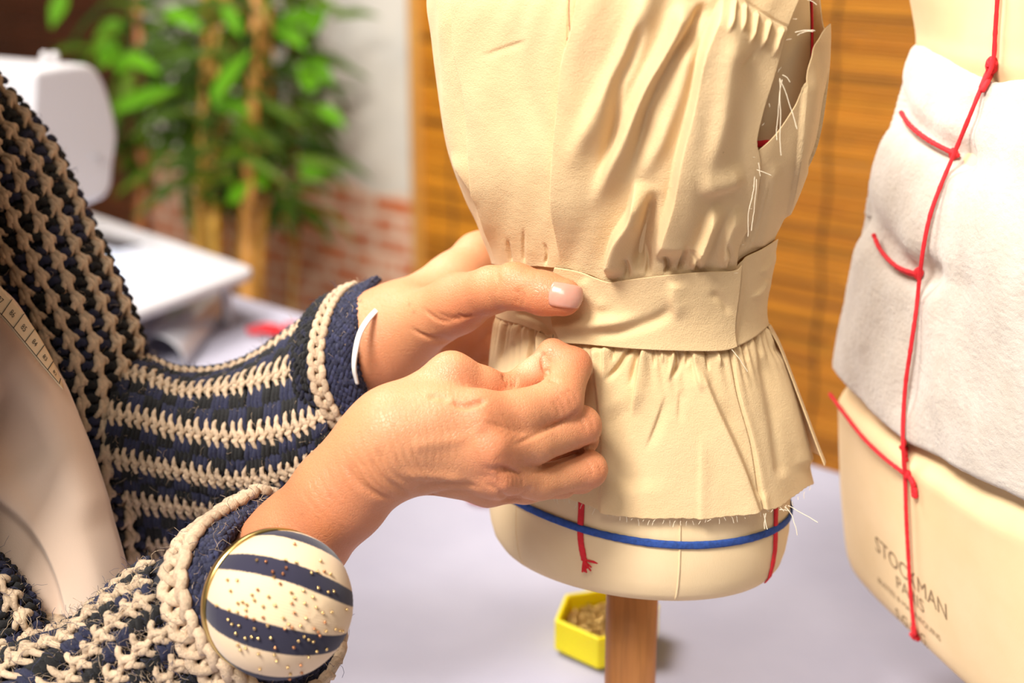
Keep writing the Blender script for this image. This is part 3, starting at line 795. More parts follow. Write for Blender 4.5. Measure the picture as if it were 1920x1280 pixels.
def ridge(pts, ht=.6, w=8, fi=.25, fo=.25): SKIN_FOLDS.append((pts, w, w, ht * mmh, fi, fo))
# creases, tendons and knuckles of the near hand
for i in range(9):                                                     # wrinkles round the bent wrist
    x = 640 + i * 15 ; crease([(x, 862 - i * 9 + (i % 3) * 4), (x + 24, 905 - i * 5), (x + 62 + (i % 2) * 6, 940 - i * 3)], .55 if i in (1, 2, 4) else .3, 3.2)
crease([(652, 865), (668, 900), (700, 925), (745, 940)], .9, 4); crease([(690, 850), (712, 890), (750, 920), (775, 930)], .8, 4); crease([(705, 835), (728, 880), (766, 912)], .6, 4)
for i in range(14):                                                    # fine lines over the back of the hand
    x = 668 + i * 14; crease([(x, 800 - i * 3), (x + 10, 835 - i * 2), (x + 6, 880)], .12, 2.6, .3, .3)
crease([(770, 925), (800, 910), (850, 905), (905, 915)], .8, 5); crease([(790, 935), (840, 922), (890, 925)], .6, 4)
ridge([(750, 880), (775, 890), (830, 893), (880, 905)], .9, 9); ridge([(760, 840), (820, 830), (890, 820)], .5, 12)
ridge([(905, 800), (935, 830)], 1.0, 22, 0, 0); ridge([(895, 800), (905, 835), (925, 865)], .9, 16, .2, .2); ridge([(925, 870), (950, 905)], .8, 16, 0, 0)
crease([(845, 752), (870, 762), (895, 757), (915, 748)], 1.2, 5); crease([(872, 770), (885, 756), (905, 752)], .7, 3.5); crease([(800, 745), (822, 742), (845, 752)], .7, 6)
for q in ([(950, 700), (953, 715), (950, 730)], [(957, 701), (961, 716), (958, 730)], [(966, 704), (968, 716), (964, 728)], [(944, 700), (946, 715)]): crease(q, .7, 2.4, .2, .2)
crease([(1026, 700), (1034, 712), (1050, 716)], .6, 3)
crease([(1018, 660), (1020, 690), (1030, 703)], .9, 4, .1, .1)
for i in range(10):                                                    # skin lines along the index finger and its knuckle
    x = 915 + i * 12; crease([(x, 770 + (i * 7) % 12), (x + 14, 790 + (i * 5) % 9), (x + 22, 806)], .2, 2.6, .3, .3)
for q in ([(1048, 735), (1066, 745), (1078, 765)], [(1058, 728), (1078, 740), (1086, 758)], [(1042, 742), (1055, 756), (1064, 778)], [(1034, 748), (1046, 764), (1052, 784)]): crease(q, .35, 3, .3, .3)
crease([(950, 838), (985, 824), (1030, 802), (1070, 783), (1090, 768)], .8, 4, .3, .1)
crease([(985, 893), (1030, 872), (1080, 850), (1122, 830)], .8, 4, .3, .1)
for i in range(8): x = 945 + i * 20; crease([(x, 850 + (i * 5) % 9 - i * 3), (x + 16, 862 - i * 3), (x + 20, 876 - i * 3)], .18, 2.4, .3, .3)
for q in ([(1092, 775), (1108, 786), (1116, 806)], [(1082, 780), (1096, 796), (1100, 815)], [(1108, 860), (1122, 868), (1130, 888)], [(1098, 862), (1108, 876), (1112, 895)]): crease(q, .3, 3, .3, .3)
crease([(930, 925), (960, 935), (985, 925), (1000, 908)], .8, 5); crease([(910, 905), (935, 920), (950, 935)], .5, 4)
for i in range(6): crease([(925 + i * 9, 865 + i * 3), (935 + i * 9, 888 + i * 2), (932 + i * 9, 915)], .4, 3.4, .3, .3)
for i in range(16): crease([(700 + i * 11, 760 - i * 5 + (i * 7) % 11), (708 + i * 11, 790 - i * 4), (704 + i * 12, 815 - i * 3)], .16, 2.4, .3, .3)
for i in range(9): crease([(560 + i * 16, 905 - i * 14), (580 + i * 15, 940 - i * 11), (612 + i * 14, 975 - i * 9)], .16, 2.6, .3, .3)
for i in range(7): crease([(880 + i * 12, 800 + i * 5), (905 + i * 12, 790 + i * 4), (930 + i * 12, 796 + i * 3)], .28, 2.8, .3, .3)
for i in range(8): crease([(900 + i * 6, 880 + (i * 5) % 7), (930 + i * 6, 872 + i * 2), (955 + i * 5, 880 + i * 2)], .30, 2.8, .3, .3)
# the far hand: lines of the thumb's root and joint
for i in range(9):
    crease([(790 + i * 11, 575 + i * 2 + (i % 2) * 5), (820 + i * 8, 600 - i * 1.0), (852 + i * 5, 607 - i * 2.0)], .55 if i % 3 == 0 else .3, 2.8, .3, .3)
for i in range(5): crease([(760 + i * 10, 610 + i * 8), (800 + i * 8, 630 + i * 3), (838 + i * 4, 628 + i * 2)], .4, 3, .3, .3)
crease([(930, 505), (935, 530), (928, 556)], .25, 4); crease([(968, 572), (972, 556), (968, 540)], .5, 3); crease([(975, 576), (982, 560), (980, 545)], .4, 3)
for q in ([(985, 502), (992, 520), (988, 540)], [(978, 501), (983, 518), (979, 535)], [(1000, 506), (1004, 520), (1001, 534)]): crease(q, .22, 3, .3, .3)
ridge([(935, 500), (975, 515), (990, 540)], .5, 22, .2, .2)
near_r = (bpx > 430) & (bpx < 1180) & (bd > .58) & (bd < .86) & vis
h = np.zeros(len(BV)); h[near_r] = fold_field(bpx[near_r], bpy_[near_r], SKIN_FOLDS)
BV = BV + BN * np.clip(h * 1.6, -.0014, .0014)[:, None]
# complexion: paler back of the hand, redder knuckles, fingertips and forearm; deep red on the far palm paints its shade
tone = np.tile(np.array([.59, .262, .122]), (len(BV), 1))
def blush(px, py, d, r, col, amt, sy=1.0):
    global tone
    g = amt * np.exp(-(((bpx - px)**2 + ((bpy_ - py) * sy)**2) / r**2 + ((bd - d) / .035)**2)); tone = tone * (1 - g[:, None]) + np.array(col) * g[:, None]
RED = (.56, .16, .07); PINK = (.64, .23, .12)
for q in [(540, 985, .675, 150, RED, .75), (650, 945, .66, 85, RED, .5), (1085, 672, .69, 36, RED, .75), (1060, 750, .675, 45, RED, .5), (960, 715, .68, 40, RED, .6), (850, 700, .666, 45, PINK, .6), (1110, 800, .685, 38, RED, .55), (1120, 885, .69, 38, RED, .55),
          (930, 800, .652, 60, RED, .4), (930, 860, .652, 50, RED, .45), (940, 900, .66, 45, RED, .45), (890, 755, .66, 40, RED, .6), (1000, 680, .69, 30, (.78, .46, .30), .6), (1030, 665, .694, 24, PINK, .5), (870, 545, .73, 60, RED, .5), (1000, 525, .70, 38, RED, .5), (1075, 575, .69, 40, RED, .7), (1010, 580, .70, 50, RED, .6),
          (880, 600, .73, 60, RED, .5), (870, 650, .82, 90, (.52, .15, .06), .8), (700, 690, .77, 70, RED, .45), (800, 510, .8, 80, (.68, .40, .24), .5), (780, 760, .655, 80, (.65, .34, .185), .6)]: blush(*q)
for (x, y, d, r) in [(618, 928, .65, 4), (596, 970, .65, 3), (566, 965, .65, 3), (584, 1018, .65, 3.5), (776, 585, .74, 4), (768, 570, .74, 3), (640, 985, .65, 3), (520, 985, .65, 2.5)]: blush(x, y, d, r, (.34, .12, .05), .7)
person = thing('person', P(-330, 1350, .75), 'person in a navy and cream crocheted cardigan pinning the muslin bodice with both hands', 'person')
body = mk('body', BV, BFc, M['skin'], person, cols=tone)
# thumb nail
def nail():
    cx, cy = 1060, 554; n, m = 25, 21
    nm = NT('nail'); nm.color((.56, .28, .21)); nm.set(Roughness=.22); nm.b.inputs['Subsurface Weight'].default_value = .2; nm.b.inputs['Subsurface Scale'].default_value = .002
    v = []
    pts = np.stack([bpx, bpy_], 1); mk_ = near_r & (bd < .72)
    A, Bp, Np = pts[mk_], BV[mk_], BN[mk_]
    a = math.radians(9)
    for i in range(n):
        for j in range(m):
            s, t = 2 * i / (n - 1) - 1, 2 * j / (m - 1) - 1
            x = 31 * s; y = 23.5 * t * (1 - .10 * s * s) * (1 - .06 * (s + 1))
            x = x * (1 - .16 * t * t if s < 0 else 1 - .22 * t * t)
            x, y = x * math.cos(a) - y * math.sin(a), x * math.sin(a) + y * math.cos(a)
            k = np.argsort((A[:, 0] - cx - x)**2 + (A[:, 1] - cy - y)**2)[:14]; wv = 1 / (((A[k, 0] - cx - x)**2 + (A[k, 1] - cy - y)**2) + 8); wv /= wv.sum()
            b = wv @ Bp[k]; nn = wv @ Np[k]; nn /= np.linalg.norm(nn)
            # put the point on the pixel ray at the surface's depth
            dep = proj(b)[2]; edge = max(abs(s), abs(t)); lift = .00075 if edge < .9 else -.0004 if edge > .97 else .0005
            lift += .0007 * max(0, s - .2)
            v.append(P(cx + x, cy + y, dep) + nn * lift)
    v = relax(np.array(v), grid_faces(n, m), 3, .5)
    o = mk('thumbnail', v, grid_faces(n, m, flip=False), nm.m, body)
    tag(o, 'short unpolished thumbnail'); solidify(o, .0006, -1)
nail()
# pin held between thumb and index finger
pm = plain('steel', (.45, .43, .40), .25, 1.0)
mb = MB(); a, b = P(1034, 655, .700), P(1037, 630, .7045); mb.tube([a, (a + b) / 2, b + (b - a) * .1], [.0004, .0004, .0002], 8); mb.build('sewing_pin', pm, None, loc=a)
tag(bpy.data.objects['sewing_pin'], 'thin steel pin held in the fingertips at the lower waistband seam', 'pin')
# ------------------------------------------------------------------ room
E_ = np.array([.7400, -.6726, 0]); N_ = np.array([-.6726, -.7400, 0])       # along the table's far edge / out of the back wall towards the room
WALLP = P(650, 400, 3.9); WALLP = np.array([WALLP[0], WALLP[1], 0])
UP = np.array([0, 0, 1.0])
def wp(s, h, out=0.0): return WALLP + E_ * s + UP * h + N_ * out             # a point on the back wall
def wall_at(px, py, out=0.0):
    r = ray(px, py); t = ((WALLP + N_ * out - CAM) @ N_) / (r @ N_); q = CAM + r * t; return (q - WALLP) @ E_, q[2]
S_PL, H_BR = wall_at(690, 352)
def slab(name, s0, s1, h0, h1, t, mat):
    m = MB(); R = np.stack([E_, N_, UP], 1)
    m.box(wp((s0 + s1) / 2, (h0 + h1) / 2, -t / 2), (s1 - s0) / 2, t / 2, (h1 - h0) / 2, R)
    o = m.build(name, mat, None, False, wp((s0 + s1) / 2, h0)); return tag(o, kind='structure')
def mat_wall():
    k = NT('plaster over old brick'); g = k.n('ShaderNodeNewGeometry')
    # wall coordinates: along the wall, height
    d = k.n('ShaderNodeVectorMath', operation='DOT_PRODUCT'); d.inputs[1].default_value = tuple(E_); k.l(g.outputs['Position'], d.inputs[0])
    sp = k.n('ShaderNodeSeparateXYZ'); k.l(g.outputs['Position'], sp.inputs[0])
    cb = k.n('ShaderNodeCombineXYZ'); k.l(d.outputs['Value'], cb.inputs[0]); k.l(sp.outputs['Z'], cb.inputs[1])
    br = k.n('ShaderNodeTexBrick'); br.inputs['Scale'].default_value = 1; br.inputs['Brick Width'].default_value = .18; br.inputs['Row Height'].default_value = .055; br.inputs['Mortar Size'].default_value = .012; br.inputs['Mortar Smooth'].default_value = .3
    br.inputs['Color1'].default_value = (.66, .17, .045, 1); br.inputs['Color2'].default_value = (.54, .12, .035, 1); br.inputs['Mortar'].default_value = (.80, .60, .46, 1); br.inputs['Bias'].default_value = -.1
    wv = k.n('ShaderNodeVectorMath', operation='ADD'); nz = k.n('ShaderNodeTexNoise'); nz.inputs['Scale'].default_value = 7; k.l(cb.outputs[0], nz.inputs['Vector'])
    sc = k.n('ShaderNodeVectorMath', operation='SCALE'); sc.inputs['Scale'].default_value = .02; k.l(nz.outputs['Color'], sc.inputs[0]); k.l(cb.outputs[0], wv.inputs[0]); k.l(sc.outputs[0], wv.inputs[1]); k.l(wv.outputs[0], br.inputs['Vector'])
    smear = k.ramp(k.noise(cb.outputs[0], 9, 4, .65), [(.46, (0, 0, 0)), (.64, (1, 1, 1))])
    brick = k.mix(k.math('MULTIPLY', smear, .85), br.outputs['Color'], (.80, .56, .42))
    plaster = k.ramp(k.noise(cb.outputs[0], 3, 4), [(.35, (.62, .61, .58)), (.65, (.74, .70, .63))])
    ed = k.math('GREATER_THAN', k.math('ADD', sp.outputs['Z'], k.math('MULTIPLY', k.noise(cb.outputs[0], 6, 3), .10)), H_BR + .05)
    k.color(k.mix(ed, brick, plaster)); k.set(Roughness=.9); k.normal(k.bump(k.mix(ed, br.outputs['Fac'], (.5, .5, .5)), .2, -.003)); return k.m
back = slab('wall_back', -3.2, 4.5, 0, 2.9, .12, mat_wall())
fm = MB(); fm.box((0, 1.6, -.05), 4.5, 5.5, .05); tag(fm.build('floor', mat_wood('oak boards', (.28, .15, .07), (.40, .23, .11), (3, 30, 30), .5), None, False, (0, 1.6, 0)), kind='structure')

# reed screens hung on the wall
def reed_screen(s0, s1, h0, h1, out, cols, label, post_at=None, postw=.035):
    t = thing('reed_screen', wp((s0 + s1) / 2, h0, out), label, 'screen', 'reed screens against the wall')
    v, f, c = [], [], []; n = 0; pitch = .0075; R = np.random.default_rng(int(abs(s0) * 100) + 3)
    th = np.linspace(0, 2 * np.pi, 6, endpoint=False); base = np.array(cols[0]); alt = np.array(cols[1]); dark = np.array(cols[2])
    for h in np.arange(h0 + .01, h1 - .01, pitch):
        L0 = s0 + .01
        while L0 < s1 - .02:
            L1 = min(s1 - .01, L0 + R.uniform(.35, 1.3)); r = pitch * R.uniform(.46, .58); dz = R.normal(0, .0008)
            ring = lambda s, z: np.stack([wp(s, z + r * math.sin(a), out + r * math.cos(a)) for a in th])
            v.append(np.vstack([ring(L0, h + dz), ring(L1, h + dz + R.normal(0, .0012))]))
            f.append(np.array([[j, (j + 1) % 6, 6 + (j + 1) % 6, 6 + j] for j in range(6)]) + n); n += 12
            k = R.random(); cc = base * (1 - k) + alt * k
            if R.random() < .13: cc = dark * R.uniform(.7, 1.3)
            c.append(np.tile(cc * R.uniform(.8, 1.15), (12, 1))); L0 = L1 + .001
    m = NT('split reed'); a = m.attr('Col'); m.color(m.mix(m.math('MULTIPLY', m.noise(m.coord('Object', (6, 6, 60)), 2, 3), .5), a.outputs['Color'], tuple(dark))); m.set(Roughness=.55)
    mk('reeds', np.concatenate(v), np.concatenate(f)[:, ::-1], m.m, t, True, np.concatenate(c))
    cord = plain('dark binding cord', (.07, .035, .012), .9)
    for s in np.arange(s0 + .12, s1, .21):
        b = MB(); zz = np.arange(h0, h1, .004)
        b.tube(np.array([wp(s + .004 * math.sin(z * 30), z, out + .004 + .0025 * math.cos(z * math.pi / pitch)) for z in zz]), .0030, 5); b.build('binding_cord', cord, t)
    if post_at is not None:
        b = MB(); R3 = np.stack([E_, N_, UP], 1); b.box(wp(post_at, (h0 + h1) / 2, out + .002), postw / 2, .014, (h1 - h0) / 2 + .02, R3)
        bevel(b.build('edge_post', mat_wood('pale edge post', (.50, .22, .04), (.62, .33, .08), (40, 40, 3), .5), t, False), .004, 2)
    return t
sP, _ = wall_at(786, 300, .03); sD, _ = wall_at(262, 200, .03)
reed_screen(sP, sP + 2.6, .03, 2.3, .03, [(.58, .205, .008), (.76, .32, .018), (.13, .04, .006)], 'golden brown reed screen with a pale edge post behind the dress forms', sP)
reed_screen(sD - 1.9, sD, .03, 2.3, .03, [(.13, .035, .010), (.20, .055, .014), (.05, .016, .008)], 'reed screen behind the sewing machine, shade put into its dark reddish brown reeds', None)  # blocked light on this screen is put into its darker reed colours

# table and cloth
A = on_z(420, 545, TABLE); Bq = on_z(1545, 876, TABLE); eE = (Bq - A) / np.linalg.norm(Bq - A); eN = np.array([eE[1], -eE[0], 0])      # eN points to the viewer
def tp(s, q, z=0.0): return A + eE * s + eN * q + UP * z
TW, TD, T0 = 2.15, 1.30, -.65
tb = thing('work_table', tp(T0 + TW / 2, TD / 2, -TABLE), 'work table hidden under the lilac grey cloth', 'table')
R3 = np.stack([eE, eN, UP], 1); tw = mat_wood('table wood', (.25, .14, .07), (.36, .21, .11))
m = MB(); m.box(tp(T0 + TW / 2, TD / 2, -.018), TW / 2 - .006, TD / 2 - .006, .015, R3); m.build('table_top', tw, tb, False)
for s in (T0 + .08, T0 + TW - .08):
    for q in (.08, TD - .08): m = MB(); m.box(tp(s, q, -.033 - (TABLE - .033) / 2), .025, .025, (TABLE - .033) / 2, R3); m.build('leg', tw, tb, False)
def cloth():
    ns, nq, drop = 260, 200, .30
    def edge(u, L):      # distance along the cloth -> (position, drop)
        return (0 - 0, -u) if u < 0 else ((L, u - L) if u > L else (u, 0))
    v = []
    for a in np.linspace(-drop, TW + drop, ns):
        for b in np.linspace(-drop, TD + drop, nq):
            s = min(max(a, 0), TW); q = min(max(b, 0), TD); da = max(0, -a, a - TW); db = max(0, -b, b - TD); dz = max(da, db) if True else 0
            w = .0; z = .0006 - dz
            if dz > 0:
                amp = .018 * min(1, dz / .15)
                if db >= da: q += math.copysign(amp * (1.2 + math.sin(s * 18)) + .004, b); 
                else: s += math.copysign(amp * (1.2 + math.sin(q * 18)) + .004, a)
                if da > 0 and db > 0: z = .0006 - max(da, db)
            z += 0.0007 * math.sin(s * 9 + 2 * q) * math.sin(q * 7 - s * 3) * (dz == 0) + 0.0004 * math.sin(s * 31 + q * 17) * (dz == 0)
            v.append(tp(T0 + s, q, z))
    k = NT('lilac grey cotton cloth'); c = k.coord('Object'); k.color(k.ramp(k.noise(c, 6, 4), [(.3, (.38, .37, .465)), (.7, (.44, .43, .525))])); k.set(Roughness=.9); k.b.inputs['Specular IOR Level'].default_value = .15
    k.normal(k.bump(k.noise(k.coord('Object', (700, 700, 700)), 1, 3), .2, .0005, k.bump(k.noise(c, 5, 3), .25, .01)))
    o = mk('tablecloth', np.array(v), grid_faces(ns, nq), k.m, None, loc=tp(T0 + TW / 2, TD / 2)); 
    tag(o, 'pale lilac grey cloth spread over the work table', 'tablecloth'); solidify(o, .0012, 1)
cloth()

# yellow hexagonal box of pins
def pin_box():
    c = on_z(1138, 1203, TABLE + .0034); t = thing('pin_box', c, 'yellow hexagonal plastic box full of brass pins behind the wooden pole', 'box')
    ym = NT('yellow plastic'); ym.color((.95, .80, .002)); ym.set(Roughness=.35); ym.b.inputs['Subsurface Weight'].default_value = .15; ym.b.inputs['Subsurface Scale'].default_value = .01
    r, h, w = .0385, .0235, .0035; rot = math.radians(17); m = MB()
    def ring(rr, z): return np.array([[c[0] + rr * math.cos(rot + k * math.pi / 3), c[1] + rr * math.sin(rot + k * math.pi / 3), c[2] + z] for k in range(6)])
    R = [ring(.001, .0), ring(r - .001, 0), ring(r, .001), ring(r, h - .001), ring(r - .0008, h), ring(r - w + .0008, h), ring(r - w, h - .001), ring(r - w, .003), ring(.001, .003)]
    k = len(R); v = np.stack(R, 1).reshape(-1, 3); m.add(v, grid_faces(6, k, True)); o = m.build('box_shell', ym.m, t, False); bevel(o, .0008, 2)
    g = plain('brass pins', (.55, .37, .13), .3, 1.0); b = MB(); RR = np.random.default_rng(5)
    for i in range(520):
        a = RR.uniform(0, 2 * math.pi); q = (r - w - .004) * math.sqrt(RR.random()) * .92; z = .0125 + RR.uniform(-.004, .003) + .002 * (1 - q / r)
        x = np.array([c[0] + q * math.cos(a), c[1] + q * math.sin(a), c[2] + z]); d = RR.normal(0, 1, 3); d[2] *= .25; d /= np.linalg.norm(d); d *= .006
        e0, e1 = x - d, x + d
        rad = lambda p: math.hypot(p[0] - c[0], p[1] - c[1])
        if max(rad(e0), rad(e1)) > (r - w) * .86: continue
        b.tube([e0, e1], .00045, 5); b.tube([e1 - d * .02, e1 + d * .02], .0011, 6)
    fl = ring(r - w - .0004, .011); b.add(np.vstack([fl, fl * 0 + [c[0], c[1], c[2] + .011]]), np.array([[k, (k + 1) % 6, 6 + (k + 1) % 6, 6 + k] for k in range(6)]))
    tag(b.build('pins', g, None, loc=c + [0, 0, .011]), 'heap of small brass pins filling the yellow box', 'pins', kind='stuff')
pin_box()

# sewing machine
def machine():
    z0 = TABLE + .0036
    zt = TABLE + .072
    wh = NT('white plastic'); wh.color((.52, .505, .53)); wh.set(Roughness=.32); W_ = wh.m
    tip, lb, fb = on_z(484, 503, zt), on_z(110, 378, zt), on_z(236, 592, zt)
    ax = (lb - tip); ax[2] = 0; ax /= np.linalg.norm(ax)                        # along the machine, away from the tip
    ay = (fb - tip); ay[2] = 0; ay /= np.linalg.norm(ay)
    t = thing('sewing_machine', (tip + ax * .3 + ay * .1) * [1, 1, 0] + [0, 0, z0], 'white sewing machine with a wide extension table and lit needle lamp', 'sewing machine')
    M2 = lambda a, b, z: tip * [1, 1, 0] + ax * a + ay * b + UP * z
    def prism(name, outline, z0_, z1_, mat, bev=.006, seg=4):
        n = len(outline); v = np.array([M2(a, b, z0_) for a, b in outline] + [M2(a, b, z1_) for a, b in outline])
        f = [list(range(n))[::-1], list(range(n, 2 * n))] + [[i, (i + 1) % n, n + (i + 1) % n, n + i] for i in range(n)]
        o = mk(name, v, f, mat, t, False)
        me = o.data; bm = __import__('bmesh').new(); bm.from_mesh(me); __import__('bmesh').ops.recalc_face_normals(bm, faces=bm.faces); bm.to_mesh(me); bm.free()
        if bev: bevel(o, bev, seg)
        for p_ in o.data.polygons: p_.use_smooth = True
        return o
    def rounded(pts, r, k=6):
        out = []; n = len(pts)
        for i in range(n):
            p, a, b = np.array(pts[i], float), np.array(pts[i - 1], float), np.array(pts[(i + 1) % n], float)
            da, db = (a - p) / np.linalg.norm(a - p), (b - p) / np.linalg.norm(b - p)
            for s in np.linspace(0, 1, k): out.append((1 - s)**2 * (p + da * r) + 2 * s * (1 - s) * p + s * s * (p + db * r))
        return out
    # extension table, its legs
    prism('extension_table', rounded([(0, 0), (.44, 0), (.44, .30), (0, .30)], .025), zt - .012, zt, W_, .004)
    for a, b in ((.04, .03), (.04, .26), (.40, .26)):
        mb = MB(); mb.tube([M2(a, b, z0), M2(a, b, z0 + .02), M2(a, b, zt - .011)], [.008, .0065, .0065], 12); mb.build('table_leg', W_, t)
    prism('machine_bed', rounded([(.22, .02), (.62, .02), (.62, .16), (.22, .16)], .015), z0, zt - .0125, W_, .004)
    # slot with needle plate
    s0 = on_z(150, 438, zt); s1 = on_z(242, 463, zt); c = (s0 + s1) / 2; d = (s1 - s0); Ld = np.linalg.norm(d); d /= Ld; e = np.cross(UP, d)
    mb = MB(); mb.box(c + UP * .0006, Ld / 2, .019, .0006, np.stack([d, e, UP], 1)); mb.build('needle_plate', plain('dark steel plate', (.07, .06, .06), .5), t, False)
    # head: front end face toward the viewer
    dh = P(140, 250, 1.0); 
    Y = np.linalg.norm((M2(.30, .05, 0) - CAM)[:2])
    dep = 1.62
    prof = [(66, 132), (160, 120), (186, 134), (206, 180), (221, 250), (214, 310), (203, 366), (140, 388), (66, 392)]
    face = np.array([P(x, y, dep) for x, y in spline(np.array(prof + [prof[0]]), 60)[:-1]])
    # the head runs from its end face away along the machine axis (to the photo's left and back)
    along = np.array([-.86, .51, 0]); nrm_end = -along
    # the end face is square to the machine's long axis
    cen = P(143, 260, dep); face = np.array([CAM + (p_ - CAM) * (((cen - CAM) @ along) / ((p_ - CAM) @ along)) for p_ in face]); n = len(face); rows = []
    cz = face.mean(0)
    for k, (off, sc) in enumerate([(-.000, .90), (-.0, .955), (.004, .99), (.010, 1.0), (.10, 1.0), (.20, 1.0), (.30, 1.0)]):
        rows.append(cz + (face - cz) * sc + along * off)
    v = np.stack(rows, 1).reshape(-1, 3); f = [list(q) for q in grid_faces(n, len(rows), True)]; f.append([i * len(rows) for i in range(n)]); f.append([i * len(rows) + len(rows) - 1 for i in range(n)][::-1])
    o = mk('machine_head', v, f, W_, t); bm = __import__('bmesh').new(); bm.from_mesh(o.data); __import__('bmesh').ops.recalc_face_normals(bm, faces=bm.faces); bm.to_mesh(o.data); bm.free()
    # pillar at the far end joins head and bed
    pc = cz + along * .34; R2 = np.stack([along, np.cross(UP, along), UP], 1); top = face[:, 2].max()
    mb = MB(); mb.box(np.array([pc[0], pc[1], (top + z0) / 2]), .055, .05, (top - z0) / 2 - .003, R2); bevel(mb.build('machine_pillar', W_, t, False), .012, 4)
    fp = lambda x, y: CAM + ray(x, y) * (((cen - CAM) @ along) / (ray(x, y) @ along))
    mb = MB(); mb.tube([fp(180, 292) - along * .001, fp(180, 292) - along * .004], .0030, 12); mb.build('face_screw', plain('grey screw', (.4, .39, .4), .4, .6), t)
    # spool knobs on top
    for x in (100, 118): mb = MB(); g_ = fp(x + 20, 116) + along * .03; mb.tube([g_ - UP * .02, g_ + UP * .007], .005, 12); mb.build('thread_guide', W_, t)
    # lamp, presser bar
    lm = NT('lamp lens'); lm.color((.9, .95, 1)); lm.b.inputs['Emission Color'].default_value = (.55, .78, 1, 1); lm.b.inputs['Emission Strength'].default_value = 7
    lp = fp(128, 400) + along * .05; mb = MB(); mb.tube([lp + [0, 0, .012], lp, lp - [0, 0, .004]], [.012, .012, .009], 16); mb.build('needle_lamp', lm.m, t)
    st = plain('bright steel', (.6, .6, .62), .25, 1.0); q = fp(104, 396) + along * .05; mb = MB(); mb.tube([q, np.array([q[0], q[1], zt + .004])], .003, 10); mb.build('needle_bar', st, t)
    l = bpy.data.lights.new('needle_lamp_light', 'POINT'); l.energy = 2.4; l.color = (.72, .86, 1); l.shadow_soft_size = .02; lo_ = bpy.data.objects.new('needle_lamp_light', l); COL.objects.link(lo_); lo_.location = lp - np.array([0, 0, .02])
machine()

# curled clear sheet under the extension table, red scrap
def sheet():
    km = NT('clear grey plastic'); km.color((.62, .62, .68)); km.set(Roughness=.12); km.b.inputs['Transmission Weight'].default_value = .35; km.b.inputs['Alpha'].default_value = 1
    a = on_z(255, 668, TABLE + .003); b = on_z(345, 690, TABLE + .003); c = on_z(418, 588, TABLE + .003)
    u = c - b; u[2] = 0; wv = b - a; n, m = 40, 24; v = []
    for i in range(n):
        s = i / (n - 1)
        for j in range(m):
            t = j / (m - 1); ang = math.pi * (t * 1.15)
            v.append(a + u * s * 1.15 + wv * (1.05 * (1 - math.cos(ang)) / 2) + UP * (.030 * math.sin(ang) * (1 - .35 * s) if ang < math.pi else .0) + UP * .001)
    o = mk('plastic_sheet', np.array(v), grid_faces(n, m), km.m, None, loc=a); tag(o, 'curled sheet of clear grey plastic lying under the extension table', 'plastic sheet'); solidify(o, .0012, 0)
    q = on_z(520, 627, TABLE + .002); mb = MB()
    for k in range(12):
        d = RNG.normal(0, .018, 3) * [1.4, .7, .0]; d[2] = abs(RNG.normal(.004, .003)); e = RNG.normal(0, .016, 3) * [1.4, .7, 0]; e[2] = abs(RNG.normal(.003, .002))
        mb.tube(spline([q + d, q + (d + e) / 2 + [0, 0, .004], q + e], 8), .0022, 5)
    tag(mb.build('red_cord', M['red'], None, loc=q), 'tangle of red cord lying on the cloth near the back table edge', 'cord')
    q = on_z(910, 938, TABLE + .002); mb = MB(); th = np.linspace(0, 5 * np.pi, 60)
    mb.tube(np.stack([q[0] + .016 * np.cos(th) * (1 + .1 * np.sin(th * 3)), q[1] + .010 * np.sin(th), q[2] + .002 + .0015 * np.sin(th * 2.3) + .0002 * th], 1), .0016, 6)
    tag(mb.build('red_cord', M['red'], None, loc=q), 'small coil of red cord on the cloth behind the pinning fist', 'cord')
sheet()

